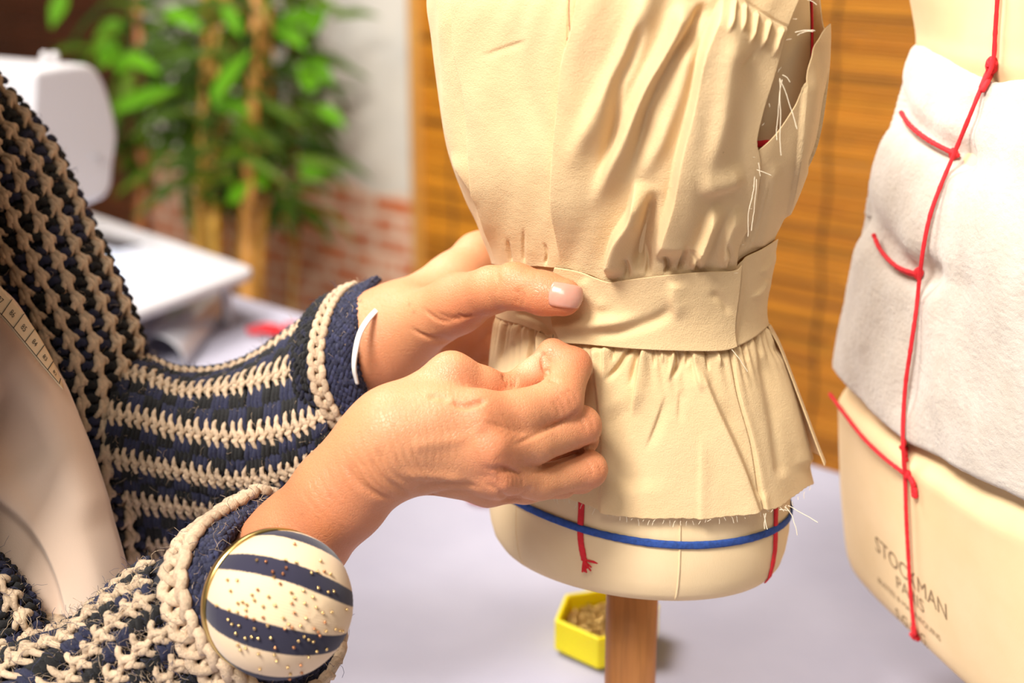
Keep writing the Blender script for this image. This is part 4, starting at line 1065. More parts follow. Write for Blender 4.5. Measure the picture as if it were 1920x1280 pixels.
# artificial bamboo: canes and leaves, each plant a thing
def bamboo():
    lm = NT('bamboo leaf'); a = lm.attr('Col'); lm.color(a.outputs['Color']); lm.set(Roughness=.6); lm.b.inputs['Specular IOR Level'].default_value = .2
    tr = lm.n('ShaderNodeBsdfTranslucent'); lm.l(a.outputs['Color'], tr.inputs['Color']); mx = lm.n('ShaderNodeMixShader'); mx.inputs[0].default_value = .3
    lm.l(lm.b.outputs[0], mx.inputs[1]); lm.l(tr.outputs[0], mx.inputs[2]); lm.l(mx.outputs[0], lm.out.inputs['Surface'])
    R = np.random.default_rng(11)
    def leaf(mb, base, d, Ln, w, droop, col, nrm):
        n = 9; pts = []; p = np.array(base, float); d = d / np.linalg.norm(d)
        for i in range(n): pts.append(p.copy()); d = d + np.array([0, 0, -droop / n]); d /= np.linalg.norm(d); p = p + d * Ln / (n - 1)
        pts = np.array(pts); T = np.gradient(pts, axis=0); T /= np.linalg.norm(T, axis=1)[:, None]; S = np.cross(T, nrm); S /= np.linalg.norm(S, axis=1)[:, None] + 1e-9; Nn = np.cross(S, T)
        s = np.linspace(0, 1, n); ww = w * np.sin(np.pi * np.clip(s * .96 + .04, 0, 1) ** .75) * (1 - s * .15)
        v = np.stack([pts - S * ww[:, None], pts - Nn * (ww * .25)[:, None], pts + S * ww[:, None]], 1).reshape(-1, 3)
        mb.add(v, grid_faces(n, 3), np.array(col) * R.uniform(.85, 1.15))
    def at(px, py, d): return P(px, py, d - .28)
    plants = [
      ('bamboo with an upright reddish cane beside the sewing machine', [(250, 26, 3.7, (.33, .11, .025))], (170, 300, -20, 330), 70),
      ('bamboo with tall golden canes and dense green leaves before the brick wall', [(368, 24, 3.5, (.50, .27, .04)), (398, 26, 3.55, (.56, .33, .05)), (412, 22, 3.65, (.50, .27, .05)), (462, 30, 3.45, (.50, .24, .05)), (386, 18, 3.7, (.54, .31, .05)), (438, 20, 3.72, (.45, .24, .05)), (482, 24, 3.6, (.46, .24, .05))], (270, 520, -30, 350), 220),
      ('bamboo with drooping dark leaves against the plaster wall', [(488, 27, 3.7, (.42, .22, .05)), (540, 18, 3.8, (.36, .2, .05))], (490, 640, -30, 400), 130)]
    lists = {0: [((120, -12), (98, 52), .13, .020), ((225, 40), (180, 70), .12, .02), ((205, 75), (195, 125), .13, .03), ((215, 130), (265, 100), .11, .02)],
             1: [((218, 205), (330, 165), .20, .019), ((398, 185), (468, 95), .19, .017), ((398, 190), (472, 215), .15, .021), ((235, 105), (300, 140), .12, .016), ((480, 345), (505, 330), .10, .022), ((430, 380), (470, 340), .1, .016), ((310, 20), (380, 60), .14, .018), ((420, 10), (450, 70), .14, .018)],
             2: [((512, 40), (572, 95), .17, .022), ((575, 60), (612, 12), .18, .024), ((570, 110), (625, 160), .16, .024), ((600, 200), (648, 240), .13, .016), ((560, 320), (622, 335), .15, .02), ((520, 50), (600, 20), .14, .02), ((590, 170), (560, 120), .14, .022)]}
    for i, (label, canes, (x0, x1, y0, y1), nl) in enumerate(plants):
        fx = at(canes[0][0], 560, canes[0][2]); t = thing('bamboo_plant', (fx[0], fx[1], 0), label, 'plant', 'bamboo plants by the wall')
        pm = MB(); pv, pf = lathe([(.001, 0), (.085, 0), (.11, .16), (.112, .18), (.10, .18), (.098, .15), (.001, .15)], 32); mk('plant_pot', pv + [fx[0], fx[1], 0], pf, plain('dark clay pot %d' % i, (.12, .07, .05), .7), t)
        for cx, wpx, d, col in canes:
            top = at(cx + 4, -420, d); bot = at(cx, 560, d); bot = np.array([fx[0] + (bot[0] - fx[0]) * .35, fx[1] + (bot[1] - fx[1]) * .35, .15]) if False else np.array([bot[0], bot[1], .15])
            zz = np.linspace(0, 1, 120); r = wpx * .78 * d / F / 2; pts = bot + (top - bot) * zz[:, None]; pts[:, 0] += .012 * np.sin(zz * 7 + cx)
            node = np.abs(((zz * 14 + cx * .1) % 1) - .5); rr = r * (1 + .22 * np.exp(-(node / .05) ** 2)) * (1 - .25 * zz)
            mb = MB(); mb.tube(pts, rr, 10); mb.build('cane', plain('bamboo cane %d %d' % (i, cx), col, .4, noise=.35, nscale=9), t)
        fb = MB()
        for (bx, by), (tx, ty), Ln, w in lists[i]:
            d = canes[0][2] - .12 + R.uniform(-.05, .05); b, e = at(bx, by, d), at(tx, ty, d - .02); dv = e - b; Ln = np.linalg.norm(dv)
            leaf(fb, b, dv + np.array([0, 0, .25 * Ln]), Ln * 1.05, w, .5, (.10, .30, .004), np.array([.1, -1, .35]))
        for k in range(nl):
            px, py = R.uniform(x0, x1), R.uniform(y0, y1); cx, _, d, _ = canes[R.integers(len(canes))]
            px = .45 * px + .55 * (cx + R.normal(0, 46)); d = d + R.normal(0, .10); b = at(px, py, d)
            dv = np.array([R.normal(0, .8) + (px - cx) / 80, R.normal(-.25, .5), R.normal(-.25, .5)])
            g = R.random(); col = np.array([.016, .045, .003]) * (1 - g) + np.array([.085, .16, .005]) * g
            leaf(fb, b, dv, R.uniform(.10, .17), R.uniform(.007, .013), R.uniform(.3, 1.2), col, np.array([R.normal(0, .4), -1, R.uniform(.2, 1)]))
            if R.random() < .4: fb.tube(spline([np.array([at(cx, py, canes[0][2])[0], b[1], b[2] + .02]), b], 4), .0022, 4, (.12, .12, .02))
        o = fb.build('leaves', lm.m, t); 
bamboo()
# ------------------------------------------------------------------ second dress form, padded with wadding and tied with red cord
T2 = np.array([math.sin(math.radians(14.3)), -math.cos(math.radians(14.3)), 0])        # across the front, towards the viewer
F2 = np.array([-math.cos(math.radians(14.3)), -math.sin(math.radians(14.3)), 0])       # facing
K2 = 1.16; cf0 = P(1715, 1204, .71 * K2); AX2 = cf0 - F2 * .070 * K2; ZB2 = cf0[2]
CORD = [(1890, -160), (1874, -50), (1870, 0), (1866, 60), (1861, 120), (1840, 165), (1815, 225), (1790, 286), (1765, 345), (1745, 400), (1733, 455), (1725, 513), (1718, 580), (1708, 650), (1698, 720), (1693, 800), (1694, 850), (1697, 890), (1699, 960), (1703, 1040), (1708, 1120), (1715, 1190)]
def cf_of(px, py):
    r = ray(px, py); t = ((AX2 - CAM) @ T2) / (r @ T2); q = CAM + r * t; return q[2], (q - AX2) @ F2
FO = np.array([cf_of(*q) for q in CORD]); FO = FO[np.argsort(FO[:, 0])]
FOs = spline(FO, 300); FOs = FOs[np.argsort(FOs[:, 0])]
Z_PAD_TOP = cf_of(1856, 135)[0]; Z_PAD_BOT = cf_of(1694, 840)[0]
padmask = lambda z: smooth((z - Z_PAD_BOT + .012) / .02) * smooth((Z_PAD_TOP + .006 - z) / .02)
def form2(th, z, pad):
    """th 0 = centre front, + towards the viewer"""
    fo = np.interp(z, FOs[:, 0], FOs[:, 1]) - (.0125 * padmask(z) if not pad else 0)
    prof = np.interp(z, [ZB2 + K2 * q for q in (0, .05, .12, .22, .32, .42)], [K2 * q for q in (.106, .108, .105, .086, .097, .092)])
    a = prof + (.006 if pad else 0); n = 4.6
    c, s = np.cos(th), np.sin(th); b = np.where(c > 0, fo, .062 * K2)
    r = (np.abs(c / b) ** n + np.abs(s / a) ** n) ** (-1 / n); yy, xx = r * c, r * s
    bust = .012 * np.exp(-((th + .75) / .35) ** 2 - ((z - Z_PAD_TOP - .05) / .03) ** 2) + .012 * np.exp(-((th - .75) / .35) ** 2 - ((z - Z_PAD_TOP - .05) / .03) ** 2)
    return AX2 * [1, 1, 0] + (yy + bust)[..., None] * F2 + xx[..., None] * T2 + np.asarray(z)[..., None] * UP2
UP2 = np.array([0, 0, 1.0])
form_b = thing('dress_form', (AX2[0], AX2[1], TABLE), 'larger looking cream dress form padded with white wadding and tied with red cord', 'dress form')
def build_form2():
    zz = np.concatenate([[ZB2, ZB2 + .0002, ZB2 + .001, ZB2 + .004, ZB2 + .009], np.linspace(ZB2 + .014, FOs[-1, 0], 110)]); sc = np.concatenate([[.02, .80, .955, .985, .997], np.ones(110)])
    n = 240; th = np.linspace(-np.pi, np.pi, n, endpoint=False); T, Z = np.meshgrid(th, zz, indexing='ij'); p = form2(T, Z, False); c = AX2 * [1, 1, 0] + UP2 * Z[..., None]
    p = c + (p - c) * sc[None, :, None]
    top = p[:, -1]; cc = top.mean(0); ext = [cc + (top - cc) * s + UP2 * dz for s, dz in ((.85, .012), (.6, .022), (.45, .03), (.42, .06), (.02, .061))]
    p = np.concatenate([p, np.stack(ext, 1)], 1); m = p.shape[1]
    return mk('torso', p.reshape(-1, 3), grid_faces(n, m, True), M['jersey'], form_b), p[:, :115].reshape(-1, 3)
tor2, pts_body = build_form2()
def lathe_at(name, prof, mat, parent):
    v, f = lathe(prof, 48); return mk(name, v + [AX2[0], AX2[1], TABLE], f, mat, parent)
lathe_at('pole', [(.0005, .016), (.0148, .016), (.0146, .06), (.0146, ZB2 - TABLE + .003), (.0005, ZB2 - TABLE + .003)], M['pole'], form_b)
lathe_at('pole_foot', [(.0005, .0034), (.055, .0034), (.058, .006), (.058, .010), (.052, .0145), (.0005, .016)], M['pole'], form_b)
PIN = [([(1640, 150), (1690, 222), (1740, 264), (1792, 290)], 30, 30, -.0075, 0, 0), ([(1590, 370), (1640, 450), (1680, 497), (1727, 516)], 30, 30, -.0075, 0, 0),
       (CORD[5:16], 22, 22, -.0032, .1, .1), ([(1795, 290), (1860, 310), (1940, 320)], 34, 34, -.002, 0, .6), ([(1727, 516), (1800, 540), (1900, 560)], 34, 34, -.0015, 0, .6)]
def build_wadding():
    nu, nv = 420, 230; th = np.linspace(-2.2, 2.2, nu)
    BOT = [(1540, 640), (1560, 692), (1590, 738), (1640, 788), (1690, 829), (1760, 868), (1830, 903), (1920, 948), (2000, 985)]
    TOPc = [(1650, 95), (1692, 82), (1735, 76), (1790, 112), (1850, 142), (1890, 140), (1960, 128)]
    def zc(pts):
        q = spline(pts, 200); zs = np.linspace(ZB2, FOs[-1, 0], 400); out = []
        for t in th:
            px, py, d = proj(form2(np.full(400, t), zs, True)); f = py - np.interp(px, q[:, 0], q[:, 1]); k = np.where((f[:-1] > 0) & (f[1:] <= 0))[0]
            out.append(zs[k[0]] if len(k) else np.nan)
        out = np.array(out); ok = ~np.isnan(out) & (th > -.98) & (th < .9); out = np.interp(th, th[ok], out[ok]); return np.convolve(np.pad(out, 6, mode='edge'), np.ones(13) / 13, 'valid')
    zt, zb = zc(TOPc), zc(BOT)
    v = np.linspace(0, 1, nv)[None]; T = np.broadcast_to(th[:, None], (nu, nv)); Z = zt[:, None] + (zb - zt)[:, None] * v
    p = form2(T, Z, True); n = normals_of_grid(p); c = AX2 * [1, 1, 0] + UP2 * Z[..., None]
    if (n * (p - c)).sum() < 0: n = -n
    px, py, d = proj(p.reshape(-1, 3)); face = ((p - CAM) * n).sum(-1) < .3
    h = fold_field(px, py, PIN).reshape(nu, nv) * face
    rr = np.random.default_rng(3); lump = sum(a * np.sin(T * k1 + Z * k2 + f) for a, k1, k2, f in [(.0007, 9, 60, 1), (.0005, 15, -80, 2), (.0002, 31, 130, .4)]) + rr.normal(0, .00012, T.shape)
    edge = -.008 * (1 - np.sqrt(np.clip(1 - (1 - np.minimum(1, np.minimum(v, 1 - v) / .03)) ** 2, 0, 1)))
    p = p + n * (h + lump + edge)[..., None]
    o = mk('wadding', p.reshape(-1, 3), grid_faces(nu, nv), M['felt'], form_b); return p.reshape(-1, 3)[(((p - CAM) * n).sum(-1) < .02).ravel()]
pts_wad = build_wadding()
CLOUD = np.concatenate([pts_body, pts_wad]); cpx, cpy, cdp = proj(CLOUD)
def on_form2(px, py, lift=.0012, rad=7):
    m = np.hypot(cpx - px, cpy - py) < rad
    if not m.any(): k = np.argmin(np.hypot(cpx - px, cpy - py)); m = np.arange(len(cpx)) == k; print('cord off the form by', np.hypot(cpx[k] - px, cpy[k] - py), px, py)
    d = np.min(cdp[m]); return P(px, py, d - lift)
def cord(name, pix, r, n=90, jit=.00015):
    q = spline(pix, n); pts = np.array([on_form2(*a) for a in q]); dd = proj(pts)[2]; dd = np.min([np.roll(np.pad(dd, 6, mode='edge'), k)[6:-6] for k in range(-5, 6)], 0); dd = np.convolve(np.pad(dd, 4, mode='edge'), np.ones(9) / 9, 'valid'); pts = np.array([P(a[0], a[1], b) for a, b in zip(q, dd)])
    m = MB(); m.tube(pts, r * (1 + RNG.normal(0, .06, n)), 8); return m.build(name, M['red'], form_b)
vc = cord('vertical_cord', [q for q in CORD if q[1] > -60], .00122, 160)
cord('cross_cord', [(1689, 210), (1705, 234), (1740, 262), (1797, 292)], .0014, 60)
cord('cross_cord', [(1638, 440), (1652, 470), (1682, 500), (1725, 516)], .0013, 60)
cord('hip_cord', [(1556, 738), (1585, 778), (1620, 822), (1660, 860), (1699, 890)], .0012, 60)
def knot(px, py, s, name='knot', tails=()):
    m = MB(); c = on_form2(px, py, .0018)
    for k in range(7):
        a = RNG.normal(0, 1, 3); a /= np.linalg.norm(a); b = np.cross(a, RNG.normal(0, 1, 3)); b /= np.linalg.norm(b); th = np.linspace(0, 2 * np.pi, 18)
        m.tube(c + s * .0016 * (np.cos(th)[:, None] * a + np.sin(th)[:, None] * b) * [1, 1, 1.5], .0010, 6, cap=False)
    for t in tails: m.tube(np.array([on_form2(x, y, .0018) for x, y in spline(t, 10)]), .0015, 6)
    m.build(name, M['red'], form_b)
knot(1860, 122, 1.6, 'knot', [[(1862, 112), (1850, 140), (1840, 165)], [(1866, 118), (1855, 146), (1842, 170)]])
knot(1788, 288, 1.0); knot(1722, 512, 1.2, 'knot', [[(1680, 500), (1705, 512), (1722, 516)]]); knot(1696, 838, 1.2, 'knot', [[(1694, 825), (1697, 845), (1699, 862)], [(1690, 838), (1700, 842)]])
knot(1701, 890, .9, 'knot', [[(1701, 890), (1712, 905), (1717, 932)], [(1703, 892), (1710, 900), (1714, 930)]]); knot(1716, 1190, 1.0, 'knot', [[(1712, 1176), (1716, 1190), (1722, 1199)], [(1708, 1190), (1716, 1186)]])
# printed lettering across the front
def lettering():
    ink = plain('brown ink', (.26, .17, .09), .9); mb = MB()
    TT, ZZ = np.meshgrid(np.linspace(-.9, .9, 300), np.linspace(ZB2, ZB2 + .10, 200), indexing='ij'); g = form2(TT, ZZ, False).reshape(-1, 3); gx, gy, gd = proj(g)
    sx = ((g - AX2) @ T2)
    tt = np.linspace(-.9, .9, 400)
    for txt, a, b, size, bold in [('STOCKMAN', (1642, 1016), (1775, 1147), .0100, 1), ('PARIS', (1681, 1089), (1733, 1138), .0082, 1), ('BUSTES & MANNEQUINS', (1647, 1086), (1764, 1197), .0036, 0), ('S.G.D.G.', (1680, 1147), (1740, 1206), .0068, 1)]:
        ka, kb = np.argmin((gx - a[0])**2 + (gy - a[1])**2), np.argmin((gx - b[0])**2 + (gy - b[1])**2)
        s0, z0, s1, z1 = sx[ka], g[ka, 2], sx[kb], g[kb, 2]
        cu = bpy.data.curves.new('lettering', 'FONT'); cu.body = txt; cu.size = 1; cu.resolution_u = 3; ob = bpy.data.objects.new('lettering', cu); COL.objects.link(ob)
        bpy.context.view_layer.update(); me = bpy.data.meshes.new_from_object(ob.evaluated_get(bpy.context.evaluated_depsgraph_get())); bpy.data.objects.remove(ob)
        v = np.array([q.co[:] for q in me.vertices]); x0, x1 = v[:, 0].min(), v[:, 0].max(); yc = .35
        u = (v[:, 0] - x0) / (x1 - x0); s = s0 + (s1 - s0) * u; z = z0 + (z1 - z0) * u + (v[:, 1] - yc) / .7 * size
        w = []
        for si, zi in zip(s, z):
            p = form2(tt, np.full(400, zi), False); q = (p - AX2) @ T2; k = np.interp(si, q, tt); w.append(form2(np.array([k]), np.array([zi]), False)[0] + F2 * .00025)
        base = mb.n; mb.v.append(np.array(w)); mb.n += len(w)
        for pl in me.polygons: mb.f.append([base + i for i in pl.vertices])
    faces = [list(f) for f in mb.f]; o = mk('printed_lettering', np.concatenate(mb.v), faces, ink, form_b, False)
lettering()
# ------------------------------------------------------------------ clothes of crocheted wool
CREAM = np.array([.80, .59, .40]); NAVY = np.array([.027, .030, .072]); BLACK = np.array([.012, .012, .013]); DARK = np.array([.018, .018, .030])
class Patch:
    """surface through drawn rows; u runs along the rows, v counts the rows"""
    def __init__(s, rows, nu=200, sub=14, v0=0):
        R = np.array([spline([P(*q) for q in r], nu) for r in rows]); k = len(rows); s.v0 = v0
        nv = (k - 1) * sub + 1; tt = np.arange(k); s.G = np.stack([catmull(R[:, i], nv) for i in range(nu)], 0)      # (nu, nv, 3)
        s.nu, s.nv, s.k = nu, nv, k
        s.N = normals_of_grid(s.G); 
        if (s.N * (s.G - CAM)).sum() > 0: s.N = -s.N; 
        s.Lu = np.concatenate([np.zeros((1, nv)), np.cumsum(np.linalg.norm(np.diff(s.G, axis=0), axis=2), 0)])
    def at(s, u, v):
        """u in 0..1, v in row units (relative to v0) -> position, normal"""
        a = np.clip(u, 0, 1) * (s.nu - 1); b = np.clip((v - s.v0) / (s.k - 1), 0, 1) * (s.nv - 1)
        i = np.minimum(a.astype(int), s.nu - 2); j = np.minimum(b.astype(int), s.nv - 2); fa, fb = (a - i)[..., None], (b - j)[..., None]
        f = lambda A: (A[i, j] * (1 - fa) + A[i + 1, j] * fa) * (1 - fb) + (A[i, j + 1] * (1 - fa) + A[i + 1, j + 1] * fa) * fb
        n = f(s.N); return f(s.G), n / np.linalg.norm(n, axis=-1)[..., None]
    def length(s, v): return s.Lu[-1, int(np.clip((v - s.v0) / (s.k - 1), 0, 1) * (s.nv - 1))]
    def sheet(s, mb, col, back=.0015):
        mb.add((s.G - s.N * back).reshape(-1, 3), grid_faces(s.nu, s.nv), col)
def catmull(p, n):
    """uniform Catmull-Rom (keeps row spacing)"""
    k = len(p); t = np.linspace(0, k - 1, n); i = np.minimum(t.astype(int), k - 2); f = (t - i)[:, None]
    g = lambda j: p[np.clip(j, 0, k - 1)]
    a, b, c, d = g(i - 1), g(i), g(i + 1), g(i + 2)
    return .5 * (2 * b + (c - a) * f + (2 * a - 5 * b + 4 * c - d) * f**2 + (3 * b - a - 3 * c + d) * f**3)
YR = np.random.default_rng(21)
TUBES = {}
def yarn(mb, patch, uv, hgt, r, col, n=6):
    """tube through (u,v) points lifted hgt above the patch"""
    uv = np.asarray(uv, float); q, nn = patch.at(uv[:, 0], uv[:, 1]); p = q + nn * np.asarray(hgt)[:, None]
    c = np.asarray(col) * YR.uniform(.86, 1.12); mb.tube(spline(p, len(p) + 3), np.interp(np.linspace(0, 1, len(p) + 3), np.linspace(0, 1, len(p)), r), n, c)
def crochet(mb, patch, pitch, r, cream_rows, fill_rows, q=.42, both=True, jit=.12):
    """cream chain rows with prongs; dark rows of alternating navy and black stitches between"""
    for v in fill_rows:
        Lr = patch.length(v); n = max(2, int(Lr / pitch)); 
        for i in range(n):
            u = (i + .5 + YR.normal(0, .08)) / n; du = .42 / n; c = NAVY if (i // 2 + int(v * 2)) % 2 == 0 else BLACK
            for k in (-1, 1):
                uu = u + k * du * .55; w = YR.uniform(.20, .27)
                yarn(mb, patch, [(uu - du * .3, v - w), (uu + du * .25, v - w * .3), (uu - du * .2, v + w * .4), (uu + du * .2, v + w)], np.array([.0002, r * 1.0, r * 1.0, .0002]) + YR.normal(0, r * .12, 4), np.array([.8, 1.15, 1.15, .8]) * r * 1.02, c)
    for v in cream_rows:
        Lr = patch.length(v); n = max(2, int(Lr / pitch)); 
        for i in range(n):
            u = (i + .5 + YR.normal(0, .05)) / n; d = 1.0 / n; j = lambda: YR.normal(0, jit)
            # link along the row
            yarn(mb, patch, [(u - .62 * d, v + .05 + .05 * j()), (u - .2 * d, v - .10), (u + .2 * d, v + .06), (u + .62 * d, v - .03)], np.array([.6, 1.55, 1.55, .6]) * r, np.array([.8, 1.1, 1.1, .8]) * r, CREAM)
            yarn(mb, patch, [(u - .35 * d, v + .10), (u, v + .14), (u + .3 * d, v + .02)], np.array([.9, 1.9, 1.0]) * r, np.array([.85, 1.05, .8]) * r, CREAM)
            # prongs hooking into the dark rows
            L1, L2 = q * YR.uniform(.8, 1.1), q * YR.uniform(.8, 1.1)
            if both: yarn(mb, patch, [(u - .05 * d, v), (u - (.18 + .1 * j()) * d, v - .45 * L1), (u - .02 * d, v - .8 * L1), (u + (.16 + .2 * j()) * d, v - L1)], np.array([1.4, 1.7, 1.3, .2]) * r, np.array([1., .95, .9, .72]) * r, CREAM)
            yarn(mb, patch, [(u + .1 * d, v), (u + (.02 + .1 * j()) * d, v + .45 * L2), (u + .18 * d, v + .8 * L2), (u + (.38 + .2 * j()) * d, v + L2)], np.array([1.4, 1.7, 1.3, .2]) * r, np.array([1., .95, .9, .72]) * r, CREAM)
def braid(mb, patch, pitch, r, v, w, col=CREAM):
    """chain of plump V stitches (edge band)"""
    Lr = patch.length(v); n = int(Lr / pitch)
    for i in range(n):
        u = (i + .5) / n; d = 1.0 / n
        for k in (-1, 1):
            yarn(mb, patch, [(u - .75 * d, v + k * w * .10), (u - .35 * d, v + k * w * .75), (u + .2 * d, v + k * w * .95), (u + .70 * d, v + k * w * .35), (u + .95 * d, v + k * w * .05)], np.array([.4, 1.3, 1.7, 1.3, .5]) * r, np.array([.75, 1.05, 1.15, 1.0, .7]) * r * YR.uniform(.9, 1.1), col)
def nubs(mb, patch, pitch, r, v0, v1, dv, cols, lift=1.0):
    v = v0
    while v <= v1:
        Lr = patch.length(v); n = int(Lr / pitch)
        for i in range(n):
            u = (i + .5 * (int(round(v / dv)) % 2) + YR.normal(0, .12)) / n; d = 1 / n; s = YR.normal(0, .3) * dv; c = cols[YR.integers(len(cols))]
            a = YR.normal(0, .35)
            yarn(mb, patch, [(u - .55 * d, v - s - dv * .5 * a), (u, v + s * .3), (u + .55 * d, v + s + dv * .5 * a)], np.array([.2, 1.2, .2]) * r * lift, np.array([.8, 1.1, .8]) * r, c)
        v += dv
FUZZ = MB()
def fuzz(patch, n, length, vr, ur=(0, 1), cream=.5, rad=.00009):
    for _ in range(n):
        u, v = YR.uniform(*ur), YR.uniform(*vr); q, nn = patch.at(np.array([u]), np.array([v])); q, nn = q[0], nn[0]
        d = nn * YR.uniform(.2, 1.0) + YR.normal(0, .8, 3); d /= np.linalg.norm(d); Ls = length * YR.uniform(.4, 1.5); p = [q + nn * .001]
        for k in range(5): d = d + YR.normal(0, .55, 3) - nn * .12; d /= np.linalg.norm(d); p.append(p[-1] + d * Ls / 5)
        p = np.array(p); m = np.array([max(0, -((x - q) @ nn)) for x in p]); p = p + nn * m[:, None]
        FUZZ.tube(p, rad * YR.uniform(.7, 1.3), 3, (CREAM if YR.random() < cream else NAVY * 2.2), cap=False)

# far front panel: rows follow its outer edge
OUT = [(-110, 60), (-55, 120), (0, 186), (45, 240), (78, 280), (112, 350), (150, 430), (186, 505), (218, 575), (243, 645), (256, 720), (260, 800), (262, 900), (266, 1000), (270, 1110)]
oc = spline(OUT, 60); tn = np.gradient(oc, axis=0); tn /= np.linalg.norm(tn, axis=1)[:, None]; on = np.stack([-tn[:, 1], tn[:, 0]], 1)      # to the lower left
def prow(k, d): return [(x + a * k * 38, y + b * k * 38, d) for (x, y), (a, b) in zip(oc[::3], on[::3])]
PAN = Patch([prow(-.75, 0.834), prow(-.25, 0.807), prow(.75, 0.784), prow(1.75, 0.772), prow(2.75, 0.766), prow(3.75, 0.764), prow(4.75, 0.764), prow(5.75, 0.764), prow(6.75, 0.767)], 220, 12, -1)
mb = MB(); PAN.sheet(mb, DARK, .002)
crochet(mb, PAN, .0118, .0019, [0, 1, 2, 3, 4, 5, 6], [-.5, .5, 1.5, 2.5, 3.5, 4.5, 5.5], .36)
cardigan = mb.build('cardigan', M['yarn'], person); tag(cardigan, 'crocheted navy, black and cream wool cardigan with rolled cuffs')
fuzz(PAN, 1500, .007, (-1, 6), (.1, 1))

# far sleeve
def srow(p, d, e=0.0): return [(x, y, d + e * i / (len(p) - 1)) for i, (x, y) in enumerate(p)]
SL = Patch([srow([(215, 640), (262, 664), (330, 690), (400, 690), (470, 668), (545, 618), (600, 580), (640, 556)], .850, -.024),
            srow([(225, 655), (270, 672), (330, 697), (400, 699), (470, 677), (545, 628), (600, 590), (640, 566)], .822, -.024),
            srow([(215, 700), (270, 706), (330, 733), (404, 731), (470, 717), (519, 704), (568, 689), (606, 676)], .788, -.024),
            srow([(205, 775), (262, 784), (322, 802), (388, 813), (453, 818), (519, 808), (568, 796), (612, 775)], .770, -.024),
            srow([(200, 850), (262, 864), (322, 875), (388, 890), (453, 897), (519, 888), (575, 865), (622, 825)], .772, -.024),
            srow([(205, 930), (268, 936), (338, 946), (400, 953), (453, 958), (519, 950), (580, 915), (632, 850)], .785, -.024),
            srow([(215, 1010), (275, 1016), (338, 1020), (400, 1016), (460, 1008), (519, 990), (585, 945), (640, 865)], .808, -.024),
            srow([(225, 1060), (280, 1064), (338, 1062), (400, 1050), (460, 1034), (519, 1008), (585, 958), (645, 875)], .845, -.024)], 220, 14, -1)
mb = MB(); SL.sheet(mb, DARK, .002)
crochet(mb, SL, .0049, .0014, [0, 1, 2, 3, 4, 5], [-.5, .32, .62, 1.36, 1.66, 2.36, 2.66, 3.36, 3.66, 4.4, 4.7, 5.4], .34)
sleeve_l = mb.build('sleeve', M['yarn'], cardigan); fuzz(SL, 1700, .006, (-.6, 4.6))
# far cuff: black, cream chain, navy
def crow(pts, ds): return [(x, y, d) for (x, y), d in zip(pts, ds)]
cd_ = [.796, .780, .760, .747, .742, .743, .750, .763, .785]
c1 = [(668, 540), (640, 556), (616, 590), (602, 635), (598, 685), (608, 735), (634, 786), (665, 820), (700, 835)]
sh = lambda dx, dy, s=1: [(x + dx * k, y + dy) for (x, y), k in zip(c1, [.6, .8, .95, 1, 1, 1, .95, .8, .6])]
CUF = Patch([crow(sh(-46, 8), [d + .014 for d in cd_]), crow(sh(-26, 5), [d + .003 for d in cd_]), crow(c1, [d - .0005 for d in cd_]), crow(sh(24, -5), [d - .001 for d in cd_]), crow(sh(48, -12), cd_), crow(sh(64, -18), [d + .005 for d in cd_]), crow(sh(70, -18), [d + .020 for d in cd_])], 200, 12, -2)
mb = MB(); CUF.sheet(mb, DARK, .0015)
nubs(mb, CUF, .0042, .0013, -2, -.6, .22, [BLACK, BLACK * 1.4, NAVY * .6]); braid(mb, CUF, .0066, .0018, -.05, .40); nubs(mb, CUF, .0040, .0012, .45, 3.5, .19, [NAVY, NAVY * 1.5, NAVY * .8, NAVY * 1.2 + .01])
mb.build('cuff', M['yarn'], cardigan); fuzz(CUF, 500, .006, (-2, 3.3), (0, 1), .35)

# near sleeve
SR = Patch([srow([(-120, 1250), (-40, 1228), (19, 1204), (89, 1183), (140, 1165), (176, 1132), (223, 1092), (258, 1067), (300, 1040), (350, 1010)], 0.708),
            srow([(-120, 1258), (-40, 1238), (19, 1214), (89, 1192), (140, 1174), (176, 1141), (223, 1101), (258, 1076), (300, 1055), (350, 1030)], 0.680),
            srow([(-90, 1330), (-30, 1290), (12, 1252), (60, 1220), (122, 1200), (164, 1160), (205, 1131), (250, 1108), (300, 1092), (345, 1080)], 0.657),
            srow([(20, 1360), (60, 1325), (110, 1288), (150, 1245), (186, 1205), (215, 1166), (258, 1136), (290, 1122), (320, 1120), (345, 1120)], 0.645),
            srow([(110, 1385), (150, 1345), (190, 1296), (225, 1255), (255, 1222), (285, 1196), (310, 1180), (330, 1172), (345, 1170), (355, 1168)], 0.640),
            srow([(190, 1400), (230, 1360), (262, 1320), (290, 1285), (312, 1262), (332, 1240), (350, 1228), (362, 1222), (372, 1220), (380, 1218)], 0.643),
            srow([(270, 1420), (300, 1390), (330, 1360), (350, 1335), (366, 1312), (380, 1295), (392, 1284), (400, 1278), (408, 1272), (416, 1266)], 0.652),
            srow([(340, 1450), (365, 1425), (385, 1400), (402, 1380), (415, 1362), (428, 1346), (440, 1335), (450, 1326), (458, 1318), (468, 1310)], 0.675)], 220, 14, -1)
mb = MB(); SR.sheet(mb, DARK, .002); sr_at = SR.at; SR.at = lambda u, v: sr_at(u * .87, v)
crochet(mb, SR, .0090, .0019, [0, 1, 2, 3, 4, 5], [-.5, .5, 1.5, 2.5, 3.5, 4.5, 5.5], .42)
mb.build('sleeve', M['yarn'], cardigan); fuzz(SR, 3600, .009, (-.3, 5.5), (.1, 1), .55)
